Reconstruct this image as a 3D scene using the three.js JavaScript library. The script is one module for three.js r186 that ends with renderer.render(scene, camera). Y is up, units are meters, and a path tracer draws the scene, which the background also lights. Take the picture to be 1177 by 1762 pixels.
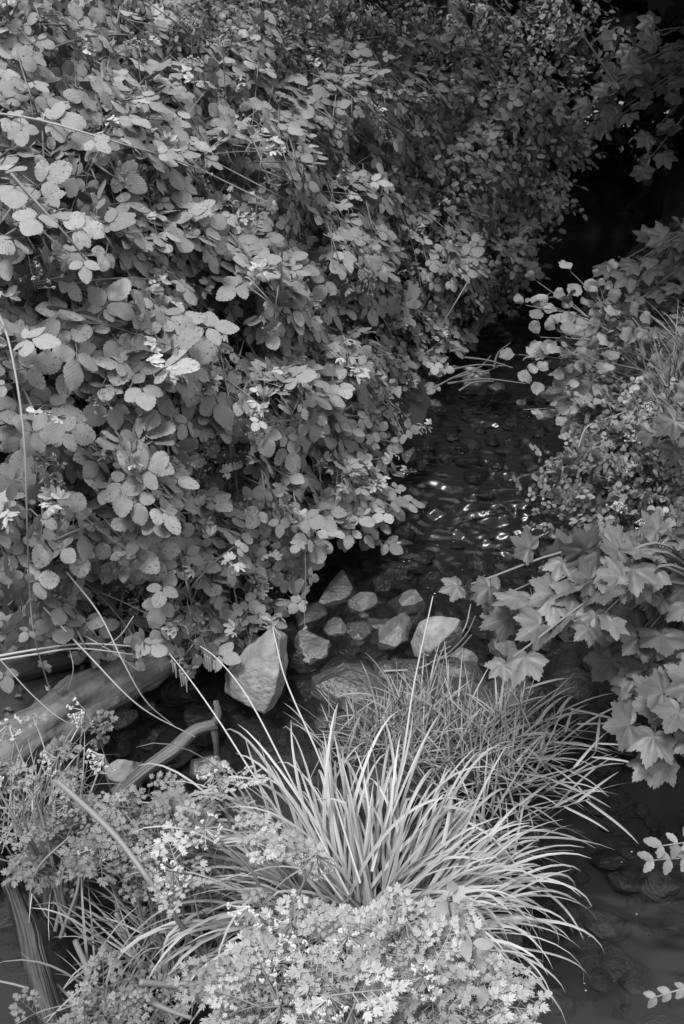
import * as THREE from 'three';
import { mergeGeometries } from 'three/addons/utils/BufferGeometryUtils.js';
import { ImprovedNoise } from 'three/addons/math/ImprovedNoise.js';

// ---------- camera, sky, sun, exposure ----------
const scene = new THREE.Scene();
const camera = new THREE.PerspectiveCamera(55, 684 / 1024, 0.1, 400);
const EYE = new THREE.Vector3(0, 2.2, 0), PITCH = 32 * Math.PI / 180;
camera.position.copy(EYE);
camera.lookAt(0, EYE.y - Math.sin(PITCH), -Math.cos(PITCH));
const renderer = new THREE.WebGLRenderer({ antialias: true });
renderer.setSize(684, 1024);
renderer.toneMapping = THREE.LinearToneMapping;
renderer.toneMappingExposure = 2.9;
renderer.shadowMap.enabled = true;
renderer.shadowMap.type = THREE.PCFSoftShadowMap;
{ // overcast sky, brighter overhead, with soft cloud
  const w = 128, h = 64, a = new Float32Array(w * h * 4), n = new ImprovedNoise();
  for (let j = 0; j < h; j++) for (let i = 0; i < w; i++) {
    const el = ((j + .5) / h - .5) * Math.PI, az = (i + .5) / w * Math.PI * 2, s = Math.max(0, Math.sin(el)), c = Math.cos(el);
    const cl = 1 + .22 * n.noise(Math.cos(az) * c * 2.2, s * 3, Math.sin(az) * c * 2.2);
    const v = (1 + 2 * s) / 3 * .8 * cl * (el < 0 ? .35 : 1);
    a.set([v, v, v, 1], (j * w + i) * 4);
  }
  const t = new THREE.DataTexture(a, w, h, THREE.RGBAFormat, THREE.FloatType);
  t.mapping = THREE.EquirectangularReflectionMapping; t.magFilter = t.minFilter = THREE.LinearFilter; t.needsUpdate = true;
  scene.background = t; scene.environment = t;
}
const sun = new THREE.DirectionalLight(0xffffff, 1.5);
sun.position.set(-2.2, 9, 0); sun.target.position.set(0, 0, -3);
sun.castShadow = true; sun.shadow.radius = 26; sun.shadow.mapSize.set(2048, 2048);
Object.assign(sun.shadow.camera, { left: -8, right: 8, top: 8, bottom: -8, near: 0.5, far: 30 });
scene.add(sun, sun.target);

// ---------- helpers ----------
const V = (x, y, z) => new THREE.Vector3(x, y, z);
const NZ = new ImprovedNoise();
const noise = (x, y, z) => NZ.noise(x, y, z);
function rng(seed) { let a = seed >>> 0; const f = () => { a = (a + 0x6D2B79F5) | 0; let t = Math.imul(a ^ (a >>> 15), 1 | a); t = (t + Math.imul(t ^ (t >>> 7), 61 | t)) ^ t; return ((t ^ (t >>> 14)) >>> 0) / 4294967296; };
  f.r = (lo, hi) => lo + (hi - lo) * f(); f.i = n => Math.floor(f() * n); f.n = () => f() + f() + f() - 1.5; return f; }
const FOCAL = 881 / Math.tan(27.5 * Math.PI / 180), SP = Math.sin(PITCH), CP = Math.cos(PITCH);
const UP = V(0, 1, 0);
const ray = (px, py) => { const a = (px - 588.5) / FOCAL, b = -(py - 881) / FOCAL; return V(a, -SP + b * CP, -CP - b * SP); };
const pix = (px, py, D) => ray(px, py).multiplyScalar(D).add(EYE);              // a point D metres out along the lens axis
const pixY = (px, py, y = 0) => { const d = ray(px, py); return d.clone().multiplyScalar((y - EYE.y) / d.y).add(EYE); };   // where a sight line meets height y
const clamp = (x, a = 0, b = 1) => Math.min(b, Math.max(a, x));
const smooth = (a, b, x) => { const t = clamp((x - a) / (b - a)); return t * t * (3 - 2 * t); };
const lerpT = (tab, x) => { if (x <= tab[0][0]) return tab[0][1]; for (let i = 1; i < tab.length; i++) if (x <= tab[i][0]) { const [a, b] = tab[i - 1], [c, d] = tab[i]; return b + (d - b) * (x - a) / (c - a); } return tab[tab.length - 1][1]; };

const taken = new Map();
function numbered(name) { const k = taken.get(name) ?? -1; taken.set(name, k + 1); return k < 0 ? name : name + '_' + String(k + 1).padStart(3, '0'); }
function shade(o) { o.traverse(m => { if (m.isMesh) { m.castShadow = true; m.receiveShadow = true; } }); return o; }
function thing(name, label, category, at, group) {
  const o = new THREE.Group(); o.name = numbered(name); o.position.copy(at); o.userData = { label, category };
  if (group) o.userData.group = group;
  scene.add(o); return o;
}
function part(root, name, geo, mat, at) {                    // at is a world point; root stands unturned
  const m = new THREE.Mesh(geo, mat); m.name = name; m.castShadow = m.receiveShadow = true;
  if (at) m.position.copy(at).sub(root.position);
  root.add(m); return m;
}
function single(name, label, category, geo, mat, at, group) {
  const m = new THREE.Mesh(geo, mat); m.name = numbered(name); m.userData = { label, category }; m.castShadow = m.receiveShadow = true;
  if (group) m.userData.group = group;
  if (at) m.position.copy(at);
  scene.add(m); return m;
}
function structure(name, label, category, geo, mat) { const m = single(name, label, category, geo, mat); m.userData.kind = 'structure'; return m; }
function basis(origin, along, normal, s = 1) {                // leaf axes: y along the blade, z out of its upper face
  const y = along.clone().normalize(), z = normal.clone().addScaledVector(y, -normal.dot(y)).normalize(), x = y.clone().cross(z);
  return new THREE.Matrix4().makeBasis(x, y, z).scale(V(s, s, s)).setPosition(origin);
}
function setLeaf(m, root, origin, along, normal, s) { const b = basis(origin.clone().sub(root.position), along, normal, s); b.decompose(m.position, m.quaternion, m.scale); }
function scatter(root, name, geo, mat, mats4, world = true) { // many uncountable copies in one part
  const im = new THREE.InstancedMesh(geo, mat, mats4.length), off = new THREE.Matrix4();
  if (root && world) off.makeTranslation(-root.position.x, -root.position.y, -root.position.z);
  mats4.forEach((m, i) => im.setMatrixAt(i, off.clone().multiply(m)));
  im.name = name; im.userData.kind = 'stuff'; im.castShadow = im.receiveShadow = true;
  (root ?? scene).add(im); return im;
}
function mass(root, name, geo, mat, mats4) {                  // uncountable leaves joined into one part
  const P = geo.attributes.position, N = geo.attributes.normal, T = geo.attributes.uv, I = geo.index.array, n = P.count, c = mats4.length, p = new Float32Array(n * c * 3), m = new Float32Array(n * c * 3), t = new Float32Array(n * c * 2), id = new Uint32Array(I.length * c), v = V(), nm = new THREE.Matrix3();
  mats4.forEach((M4, k) => { nm.getNormalMatrix(M4); for (let i = 0; i < n; i++) { const o = (k * n + i) * 3; v.fromBufferAttribute(P, i).applyMatrix4(M4).sub(root.position); p[o] = v.x; p[o + 1] = v.y; p[o + 2] = v.z; v.fromBufferAttribute(N, i).applyMatrix3(nm).normalize(); m[o] = v.x; m[o + 1] = v.y; m[o + 2] = v.z; t[(k * n + i) * 2] = T.getX(i); t[(k * n + i) * 2 + 1] = T.getY(i); } for (let i = 0; i < I.length; i++) id[k * I.length + i] = I[i] + k * n; });
  const g = new THREE.BufferGeometry(); g.setAttribute('position', new THREE.BufferAttribute(p, 3)); g.setAttribute('normal', new THREE.BufferAttribute(m, 3)); g.setAttribute('uv', new THREE.BufferAttribute(t, 2)); g.setIndex(new THREE.BufferAttribute(id, 1));
  const o = part(root, name, g, mat); o.userData.kind = 'stuff'; return o;
}

// collects shapes into one geometry
class Builder {
  constructor() { this.p = []; this.u = []; this.i = []; }
  vert(x, y, z, u, v, m) { const q = V(x, y, z); if (m) q.applyMatrix4(m); this.p.push(q.x, q.y, q.z); this.u.push(u, v); return this.p.length / 3 - 1; }
  tube(pts, r0, r1 = r0, seg = 5, uvScale = 4) {
    const n = pts.length; let side = null, base = this.p.length / 3, len = 0;
    for (let k = 0; k < n; k++) {
      const t = pts[Math.min(n - 1, k + 1)].clone().sub(pts[Math.max(0, k - 1)]).normalize();
      if (!side) side = Math.abs(t.y) < .9 ? V(0, 1, 0).cross(t).normalize() : V(1, 0, 0).cross(t).normalize();
      side.addScaledVector(t, -side.dot(t)).normalize();
      const b = t.clone().cross(side), r = r0 + (r1 - r0) * k / (n - 1);
      if (k) len += pts[k].distanceTo(pts[k - 1]);
      for (let j = 0; j <= seg; j++) { const a = j / seg * Math.PI * 2, c = Math.cos(a) * r, s = Math.sin(a) * r; this.vert(pts[k].x + side.x * c + b.x * s, pts[k].y + side.y * c + b.y * s, pts[k].z + side.z * c + b.z * s, j / seg, len * uvScale); }
    }
    for (let k = 0; k < n - 1; k++) for (let j = 0; j < seg; j++) { const a = base + k * (seg + 1) + j, c = a + seg + 1; this.i.push(a, c, a + 1, a + 1, c, c + 1); }
    for (const [k, s] of [[0, 1], [n - 1, -1]]) { const c = this.vert(pts[k].x, pts[k].y, pts[k].z, .5, .5); for (let j = 0; j < seg; j++) { const a = base + k * (seg + 1) + j; s > 0 ? this.i.push(c, a, a + 1) : this.i.push(c, a + 1, a); } }
    return this;
  }
  // a blade with a midrib: width profile w(t), toothed edge, folded and drooping
  leaflet(m, { len, ratio = .7, rows = 10, peak = .85, blunt = .7, tooth = .05, fold = .18, cup = .1, droop = .18, wave = .05, seed = 0, tip = 0, notch = 0 }) {
    const cols = [-1, -.55, 0, .55, 1], base = this.p.length / 3;
    for (let k = 0; k <= rows; k++) {
      const t = k / rows;
      let w = .5 * ratio * Math.pow(Math.max(0, Math.sin(Math.PI * Math.pow(t, peak))), blunt);
      if (tip && t > .8) w *= 1 - tip * (t - .8) / .2 * .5;
      for (const c of cols) {
        const e = Math.abs(c), tt = e === 1 && k > 0 && k < rows ? (k % 2 ? tooth : -tooth) : 0;
        const x = c * w * (1 + tt * 1.6) * len;
        let y = t * len + (e === 1 ? tt * len * .35 : 0) + e * w * len * .12 - (notch ? notch * len * Math.max(0, t - .75) * (1 - e) * 2 : 0);
        const z = (fold * e * w - cup * e * e * w * 1.5 - droop * t * t + wave * e * Math.sin(t * 9 + seed * 2.3 + c * 1.7) * .5) * len;
        this.vert(x, y, z, c * .5 * Math.min(1, w / (.5 * ratio) + .05) + .5, t, m);
      }
    }
    for (let k = 0; k < rows; k++) for (let j = 0; j < 4; j++) { const a = base + k * 5 + j, b = a + 5; this.i.push(a, a + 1, b, a + 1, b + 1, b); }
    return this;
  }
  // a blade with its veins running from one point: outline given as [degrees from the tip, radius]
  palmate(m, half, { size, droop = .16, pleat = .05, seed = 0, rings = [.3, .65, 1] }) {
    const out = [...half.map(([a, r]) => [a, r]), ...half.slice(1, -1).reverse().map(([a, r]) => [-a, r])], n = out.length, base = this.p.length / 3;
    this.vert(0, 0, 0, .5, .3, m);
    for (const f of rings) for (const [a, r] of out) {
      const q = a * Math.PI / 180, ff = f < 1 ? f * (.55 + .45 * Math.min(1, .55 / r)) : 1, rr = r * ff * size, x = Math.sin(q) * rr, y = Math.cos(q) * rr;
      const lobe = Math.cos(q * 360 / 52), z = size * (pleat * lobe * ff * (r > .3 ? 1 : .3) - droop * ff * ff * r * r + .03 * Math.sin(a * .07 + seed * 3 + ff * 3));
      this.vert(x, y, z, .5 + x / size * .45, .3 + y / size * .65, m);
    }
    for (let j = 0; j < n; j++) { const k = (j + 1) % n; this.i.push(base, base + 1 + k, base + 1 + j); for (let q = 0; q < rings.length - 1; q++) { const a = base + 1 + q * n + j, b = base + 1 + q * n + k; this.i.push(a, b, a + n, b, b + n, a + n); } }
    return this;
  }
  ball(c, r, detail = 0, sy = 1) { const g = new THREE.IcosahedronGeometry(r, detail), q = g.attributes.position, base = this.p.length / 3; for (let k = 0; k < q.count; k++) { this.vert(c.x + q.getX(k), c.y + q.getY(k) * sy, c.z + q.getZ(k), 0, 0); this.i.push(base + k); } return this; }
  geo() {
    const g = new THREE.BufferGeometry();
    g.setAttribute('position', new THREE.Float32BufferAttribute(this.p, 3)); g.setAttribute('uv', new THREE.Float32BufferAttribute(this.u, 2)); g.setIndex(this.i);
    g.computeVertexNormals(); return g;
  }
}
const curve = (pts, n) => new THREE.CatmullRomCurve3(pts).getPoints(n);

// ---------- textures and materials (the photograph is black and white: every tone is grey) ----------
function texture(w, h, f, repeat = true) {
  const d = new Uint8Array(w * h * 4);
  for (let j = 0; j < h; j++) for (let i = 0; i < w; i++) { const v = clamp(f((i + .5) / w, (j + .5) / h)) * 255; d.set([v, v, v, 255], (j * w + i) * 4); }
  const t = new THREE.DataTexture(d, w, h); t.magFilter = THREE.LinearFilter; t.minFilter = THREE.LinearMipmapLinearFilter; t.generateMipmaps = true;
  if (repeat) t.wrapS = t.wrapT = THREE.RepeatWrapping;
  t.needsUpdate = true; return t;
}
const fbm = (x, y, z = 0, o = 4) => { let s = 0, a = .5; for (let k = 0; k < o; k++) { s += a * noise(x, y, z + k * 7.3); x *= 2.03; y *= 2.03; a *= .5; } return s; };
const tile = (f, u, v, s) => { const a = f(u * s, v * s), b = f((u - 1) * s, v * s), c = f(u * s, (v - 1) * s), d = f((u - 1) * s, (v - 1) * s); return (a * (1 - u) + b * u) * (1 - v) + (c * (1 - u) + d * u) * v; };
const pinnate = (u, v, n) => { const c = Math.abs(u - .5) * 2, mid = Math.exp(-((c / .035) ** 2)), q = (v - c * .42) * n, s = Math.abs(q - Math.round(q)); return Math.max(mid, .6 * Math.exp(-((s / .1) ** 2)) * (1 - c * .5)); };
const leafMap = texture(256, 256, (u, v) => .8 + .13 * pinnate(u, v, 7) + .16 * fbm(u * 5, v * 5, 1) + .09 * fbm(u * 26, v * 26, 4) - (fbm(u * 9, v * 9, 9) > .34 ? .2 : 0), false);
const leafBump = texture(256, 256, (u, v) => { const q = (v - Math.abs(u - .5) * .84) * 7; return .55 + .28 * Math.cos(q * 2 * Math.PI + Math.PI) - .25 * Math.exp(-(((u - .5) / .03) ** 2)) + .12 * fbm(u * 20, v * 20, 3); }, false);
const spotMap = texture(256, 256, (u, v) => .82 + .12 * pinnate(u, v, 7) + .2 * fbm(u * 4, v * 4, 21) - .45 * smooth(.2, .3, fbm(u * 7, v * 7, 31)) + .3 * smooth(.3, .34, fbm(u * 16, v * 16, 41)), false);
const palmMap = texture(256, 256, (u, v) => { const x = (u - .5) / .45, y = (v - .3) / .65, a = Math.abs(Math.atan2(x, y)) * 180 / Math.PI, r = Math.hypot(x, y); let vein = 0;
  for (const k of [0, 50, 108]) { const d = Math.abs(Math.sin((a - k) * Math.PI / 180)) * r; if (Math.abs(a - k) < 40) { vein = Math.max(vein, Math.exp(-((d / .014) ** 2))); const q = (r - d * .9) * 8, s = Math.abs(q - Math.round(q)); if (d < .22) vein = Math.max(vein, .5 * Math.exp(-((s / .07) ** 2))); } }
  return .72 + .24 * vein + .3 * fbm(u * 4, v * 4, 2) + .14 * fbm(u * 22, v * 22, 6) - .3 * smooth(.26, .32, fbm(u * 10, v * 10, 12)); }, false);
const bladeMap = texture(64, 256, (u, v) => .84 + .1 * Math.cos(u * 40) * .6 + .15 * fbm(u * 3, v * 9, 5) - .12 * Math.exp(-(((u - .5) / .06) ** 2)), false);
const barkMap = texture(256, 512, (u, v) => (tile((x, y) => fbm(x, y, 31, 4), u, v, 4) > .12 ? -.22 : 0) + .62 + 1.1 * tile((x, y) => fbm(x * 3, y * .35, 2, 5), u, v, 6) + .7 * tile((x, y) => fbm(x, y, 8, 5), u, v, 5));
const barkBump = texture(256, 512, (u, v) => .5 + .9 * tile((x, y) => fbm(x * 3, y * .3, 2, 5), u, v, 6));
const stoneMap = texture(512, 512, (u, v) => .62 + .85 * tile((x, y) => fbm(x, y, 3, 6), u, v, 6) + (tile((x, y) => fbm(x, y, 11, 4), u, v, 14) > .2 ? .12 : 0) - (tile((x, y) => fbm(x, y, 17, 4), u, v, 9) > .24 ? .2 : 0));
const stoneBump = texture(512, 512, (u, v) => .5 + .8 * tile((x, y) => fbm(x, y, 5, 6), u, v, 16));
const soilMap = texture(512, 512, (u, v) => .6 + .8 * tile((x, y) => fbm(x, y, 1, 6), u, v, 9));
const soilBump = texture(512, 512, (u, v) => .5 + .9 * tile((x, y) => fbm(x, y, 6, 6), u, v, 14));

const grey = v => new THREE.Color().setRGB(v, v, v);
const leafMat = (v, o = {}) => new THREE.MeshStandardMaterial({ color: grey(v), map: leafMap, bumpMap: leafBump, bumpScale: .0006, roughness: .66, side: THREE.DoubleSide, ...o });
const tones = (list, o) => list.map(v => leafMat(v, o));
const M = {
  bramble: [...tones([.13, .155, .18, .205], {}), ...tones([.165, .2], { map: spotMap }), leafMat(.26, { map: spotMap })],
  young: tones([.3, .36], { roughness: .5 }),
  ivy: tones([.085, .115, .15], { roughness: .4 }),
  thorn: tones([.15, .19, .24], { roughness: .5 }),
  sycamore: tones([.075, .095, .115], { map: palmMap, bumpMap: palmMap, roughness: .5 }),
  alder: tones([.11, .145, .185], { roughness: .55, bumpScale: .002 }),
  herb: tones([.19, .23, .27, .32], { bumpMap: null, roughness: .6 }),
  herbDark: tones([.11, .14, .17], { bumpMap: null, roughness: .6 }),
  cress: tones([.15, .2], { bumpMap: null, roughness: .6 }),
  sedge: tones([.25, .3, .345, .39], { map: bladeMap, bumpMap: null, roughness: .58 }),
  grass: tones([.19, .24, .3], { map: bladeMap, bumpMap: null, roughness: .5 }),
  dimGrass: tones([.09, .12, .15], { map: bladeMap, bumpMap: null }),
  stem: new THREE.MeshStandardMaterial({ color: grey(.14), roughness: .55 }),
  cane: new THREE.MeshStandardMaterial({ color: grey(.11), roughness: .6 }),
  paleCane: new THREE.MeshStandardMaterial({ color: grey(.2), roughness: .6 }),
  straw: new THREE.MeshStandardMaterial({ color: grey(.36), map: bladeMap, roughness: .6, side: THREE.DoubleSide }),
  berry: new THREE.MeshStandardMaterial({ color: grey(.14), roughness: .4 }),
  flower: new THREE.MeshStandardMaterial({ color: grey(.36), roughness: .7 }),
  bud: new THREE.MeshStandardMaterial({ color: grey(.22), roughness: .6 }),
  bark: new THREE.MeshStandardMaterial({ color: grey(.09), map: barkMap, bumpMap: barkBump, bumpScale: .01, roughness: .9 }),
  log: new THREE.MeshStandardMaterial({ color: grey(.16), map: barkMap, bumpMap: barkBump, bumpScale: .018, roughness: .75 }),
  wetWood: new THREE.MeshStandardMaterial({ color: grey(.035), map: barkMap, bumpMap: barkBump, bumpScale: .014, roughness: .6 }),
  twig: new THREE.MeshStandardMaterial({ color: grey(.1), roughness: .8 }),
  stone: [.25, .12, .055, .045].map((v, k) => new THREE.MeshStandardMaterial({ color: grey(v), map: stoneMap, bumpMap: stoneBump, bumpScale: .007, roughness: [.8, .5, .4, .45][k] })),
  soil: new THREE.MeshStandardMaterial({ color: grey(.05), map: soilMap, bumpMap: soilBump, bumpScale: .012, roughness: .95 }),
  water: new THREE.MeshPhysicalMaterial({ color: grey(.5), roughness: .2, transmission: 1, thickness: 0, ior: 1.33 }),
  foam: new THREE.MeshStandardMaterial({ color: grey(.3), roughness: .3 }),
};

// ---------- ground with the stream's channel ----------
const LEFT = [[-60, 6], [-14, 2.9], [-11, 2.3], [-8, 1.55], [-6, .75], [-5, .48], [-4.4, .33], [-3.9, .12], [-3.4, -.12], [-2.9, -.42], [-2.5, -.66], [-2.1, -.9], [-1.7, -1.05], [-1.2, -1.2], [20, -1.4]];
const RIGHT = [[-60, 8], [-14, 4.4], [-11, 3.6], [-8, 2.65], [-6, 1.6], [-4.9, 1.2], [-3.8, 1.12], [-3, .95], [-2.4, 1.08], [-1.8, 1.25], [-1, 1.4], [20, 1.8]];
function height(x, z) {
  const l = lerpT(LEFT, z) - x, r = x - lerpT(RIGHT, z), n = fbm(x * 1.3, z * 1.3, 0, 4);
  let h;
  if (l > 0) { const shelf = smooth(-2.75, -2.3, z) * .55, d = Math.max(0, l - shelf); h = .05 + .14 * smooth(0, .5, l) + 1.15 * (1 - Math.exp(-Math.pow(d / .75, 1.4))) + .55 * smooth(.6, 3, l) * Math.max(0, l - .6) + n * .1; }
  else if (r > 0) h = .04 + 1.5 * (1 - Math.exp(-Math.pow(r / 1.0, 1.3))) + Math.max(0, r - 2) * .15 + n * .12;
  else { const m = Math.min(-l, -r); h = .05 - (.2 + .1 * smooth(-2.3, -1.6, z) * smooth(.3, .6, x)) * smooth(0, .22, m) + n * .05;
    const e1 = Math.hypot((x - .02) / .52, (z + 1.5) / .62), e2 = Math.hypot((x - .3) / .48, (z + 2.25) / .36);
    h += .19 * (1 - smooth(.55, 1.1, e1)) + .17 * (1 - smooth(.5, 1.1, e2)) * (1 - .6 * (1 - smooth(.55, 1.1, e1)));
    h += .1 * Math.exp(-(((x + .05) / .4) ** 2) - (((z + 2.75) / .3) ** 2)); }
  return Math.min(h + .012 * noise(x * 9, z * 9, 3), 9);
}
const ground = (x, z) => V(x, height(x, z), z);
{
  const axis = (lo, hi, step, far) => { const a = []; for (let v = lo; v <= hi + 1e-6; v += step) a.push(v); let s = step; while (a[a.length - 1] < far) a.push(a[a.length - 1] + (s *= 1.35)); s = step; while (a[0] > -far) a.unshift(a[0] - (s *= 1.35)); return a; };
  const xs = axis(-3, 4, .035, 150), zs = axis(-9, .4, .035, 150), p = [], u = [], id = [];
  for (const z of zs) for (const x of xs) { p.push(x, height(x, z), z); u.push(x * .8, z * .8); }
  for (let j = 0; j < zs.length - 1; j++) for (let i = 0; i < xs.length - 1; i++) { const a = j * xs.length + i, b = a + xs.length; id.push(a, b, a + 1, a + 1, b, b + 1); }
  const g = new THREE.BufferGeometry(); g.setAttribute('position', new THREE.Float32BufferAttribute(p, 3)); g.setAttribute('uv', new THREE.Float32BufferAttribute(u, 2)); g.setIndex(id); g.computeVertexNormals();
  structure('ground', 'dark earth banks and bed of the small stream', 'ground', g, M.soil);
}
// ---------- stream water ----------
function ripple(x, z) {
  const g = (cx, cz, rx, rz) => Math.exp(-(((x - cx) / rx) ** 2) - (((z - cz) / rz) ** 2));
  const fast = g(.55, -3.45, .45, .3) + .7 * g(.85, -3.75, .25, .5) + .35 * g(.7, -4.5, .4, .6) + (.04 + .1 * smooth(-2.6, -3.4, z)) * smooth(-6.5, -4.8, z);
  const q = x * .8 + z * .35;
  return fast * (.034 * noise(x * 6 + 3 * noise(x * 2, z * 2, 1), z * 15, 1) + .017 * noise(x * 14 + 2 * noise(x * 5, z * 5, 2), z * 32, 5) + .004 * noise(x * 26 + 2 * noise(x * 9, z * 9, 4), z * 58, 8)) + .0018 * noise(x * 5, z * 7, q) * smooth(-6.5, -4.8, z);
}
{
  const nx = 250, nz = 980, p = [], u = [], id = [];
  for (let j = 0; j <= nz; j++) { const s = j / nz, z = -.6 - 7.4 * s, x0 = lerpT(LEFT, z) - .15, x1 = lerpT(RIGHT, z) + .15; for (let i = 0; i <= nx; i++) { const x = x0 + (x1 - x0) * i / nx; p.push(x, ripple(x, z), z); u.push(x, z); } }
  for (let j = 0; j < nz; j++) for (let i = 0; i < nx; i++) { const a = j * (nx + 1) + i, b = a + nx + 1; id.push(a, a + 1, b, a + 1, b + 1, b); }
  const n1 = (nz + 1) * (nx + 1);                              // coarser reach under the trees
  for (let j = 0; j <= 20; j++) { const z = -8 - j * 2, x0 = lerpT(LEFT, z) - .15, x1 = lerpT(RIGHT, z) + .15; for (let i = 0; i <= 10; i++) { p.push(x0 + (x1 - x0) * i / 10, 0, z); u.push(x0, z); } }
  for (let j = 0; j < 20; j++) for (let i = 0; i < 10; i++) { const a = n1 + j * 11 + i, b = a + 11; id.push(a, a + 1, b, a + 1, b + 1, b); }
  const g = new THREE.BufferGeometry(); g.setAttribute('position', new THREE.Float32BufferAttribute(p, 3)); g.setAttribute('uv', new THREE.Float32BufferAttribute(u, 2)); g.setIndex(id); g.computeVertexNormals();
  structure('stream_water', 'dark clear stream water with small ripples over stones', 'water', g, M.water);
}
{ // bubbles and flecks of foam drifting on the riffle
  const r = rng(5), list = [];
  for (let k = 0; k < 60; k++) { const px = r.r(680, 980), py = r.r(700, 1060), q = pixY(px, py, 0); if (q.x < lerpT(LEFT, q.z) + .1 || q.x > lerpT(RIGHT, q.z) - .05) continue; const s = r.r(.0008, .0018) * (r() < .08 ? 1.6 : 1); list.push(new THREE.Matrix4().makeScale(s * r.r(1, 2.6), s * .6, s).setPosition(q.x, ripple(q.x, q.z) + .001, q.z)); }
  for (let k = 0; k < 10; k++) { const q = pixY(r.r(900, 1170), r.r(1350, 1750), 0), s = r.r(.0008, .002); list.push(new THREE.Matrix4().makeScale(s * r.r(1, 2.4), s * .6, s).setPosition(q.x, ripple(q.x, q.z) + .001, q.z)); }
  const im = scatter(null, 'foam', new THREE.IcosahedronGeometry(1, 1), M.foam, list); im.userData.label = 'pale specks of foam drifting on the dark water'; im.userData.category = 'foam';
}
{ // stones of the bed, too many to count
  const r = rng(8), list = [], g = new THREE.IcosahedronGeometry(1, 1), q = g.attributes.position;
  for (let k = 0; k < q.count; k++) { const f = 1 + .3 * noise(q.getX(k) * 1.3, q.getY(k) * 1.3, q.getZ(k) * 1.3 + 4); q.setXYZ(k, q.getX(k) * f, q.getY(k) * f, q.getZ(k) * f); }
  g.computeVertexNormals();
  for (let k = 0; k < 4200; k++) { const z = -r.r(.7, 6.5), x = r.r(lerpT(LEFT, z) - .05, lerpT(RIGHT, z) + .05), s = .012 + (.05 + (z < -2.3 && z > -3.3 ? .035 : 0)) * Math.pow(r(), 2.4), y = height(x, z); if (y > .03 || (z < -3.25 && r() < .75)) continue;
    list.push(new THREE.Matrix4().compose(V(x, y + s * .15, z), new THREE.Quaternion().setFromEuler(new THREE.Euler(r.n() * .5, r() * 6.3, r.n() * .5)), V(s * r.r(.8, 1.4), s * r.r(.35, .7), s))); }
  const im = scatter(null, 'pebbles', g, M.stone[3], list); im.userData.label = 'small dark wet pebbles covering the bed of the stream'; im.userData.category = 'pebbles';
}

// ---------- stones standing in the stream ----------
function stone(outline, y, n, thick, mat, label, { detail = 18, rough = .06, p = 60, flare = .15, seed = 1 } = {}) {
  const c2 = outline.reduce((s, q) => [s[0] + q[0] / outline.length, s[1] + q[1] / outline.length], [0, 0]), N = V(...n).normalize(), C = pixY(c2[0], c2[1], y);
  const pts = outline.map(([x, q]) => { const d = ray(x, q); return d.multiplyScalar(C.clone().sub(EYE).dot(N) / d.dot(N)).add(EYE).sub(C); });
  const mid = N.clone().multiplyScalar(-thick / 2), planes = [[N, thick / 2], [N.clone().negate(), thick / 2]];
  for (let k = 0; k < pts.length; k++) { const a = pts[k], b = pts[(k + 1) % pts.length], e = b.clone().sub(a).cross(N).normalize(); if (e.dot(a) < 0) e.negate(); e.addScaledVector(N, flare).normalize(); planes.push([e, Math.max(.01, e.dot(a.clone().sub(mid)))]); }
  const rs = rng(seed * 77); for (let k = 0; k < 7; k++) { const m = V(rs.n(), rs.n(), rs.n()).addScaledVector(N, .5).normalize(); let q = 1e9; for (const [a, w] of planes) { const f = m.dot(a); if (f > .05) q = Math.min(q, w / f); } planes.push([m, q * rs.r(.8, .97)]); }
  const A1 = V(1, 0, 0).addScaledVector(N, -N.x).normalize(), A2 = N.clone().cross(A1), g = new THREE.IcosahedronGeometry(1, detail), q = g.attributes.position, u = g.attributes.uv, d = V();
  for (let k = 0; k < q.count; k++) {
    d.fromBufferAttribute(q, k).normalize(); let s = 0; for (const [m, w] of planes) { const f = d.dot(m); if (f > 0) s += Math.pow(f / w, p); }
    let r = Math.pow(s, -1 / p); const w = d.clone().multiplyScalar(r);
    r *= 1 + rough * (1.6 * noise(w.x * 7 + seed * 3, w.y * 7, w.z * 7) + 1.2 * noise(w.x * 19 + seed * 5, w.y * 19, w.z * 19) + .5 * noise(w.x * 52, w.y * 52, w.z * 52 + seed)); w.copy(d).multiplyScalar(r).add(mid); q.setXYZ(k, w.x, w.y, w.z); const cn = w.dot(N); u.setXY(k, (w.dot(A1) + cn * .55) * 4 + seed * .37, (w.dot(A2) + cn * .75) * 4 + seed * .61);
  }
  const v = new Map(), pos = [], uv = [], id = [];             // weld so that the shading is smooth over each rounded edge
  for (let k = 0; k < q.count; k++) { const key = [q.getX(k), q.getY(k), q.getZ(k)].map(x => Math.round(x * 1e5)).join(); let j = v.get(key); if (j === undefined) { j = pos.length / 3; v.set(key, j); pos.push(q.getX(k), q.getY(k), q.getZ(k)); uv.push(u.getX(k), u.getY(k)); } id.push(j); }
  const out = new THREE.BufferGeometry(); out.setAttribute('position', new THREE.Float32BufferAttribute(pos, 3)); out.setAttribute('uv', new THREE.Float32BufferAttribute(uv, 2)); out.setIndex(id); out.computeVertexNormals();
  return single('stone', label, 'stone', out, M.stone[mat], C, 'stones in the stream');
}
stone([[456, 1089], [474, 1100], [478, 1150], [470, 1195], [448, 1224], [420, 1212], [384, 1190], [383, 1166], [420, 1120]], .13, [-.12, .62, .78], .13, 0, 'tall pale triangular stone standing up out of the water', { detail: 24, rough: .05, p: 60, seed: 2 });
stone([[704, 1095], [720, 1068], [770, 1046], [787, 1062], [780, 1085], [735, 1126], [712, 1120]], .09, [-.25, .8, .5], .14, 0, 'pale blocky stone crossed by a grass stalk', { detail: 22, p: 60, seed: 3 });
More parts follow.
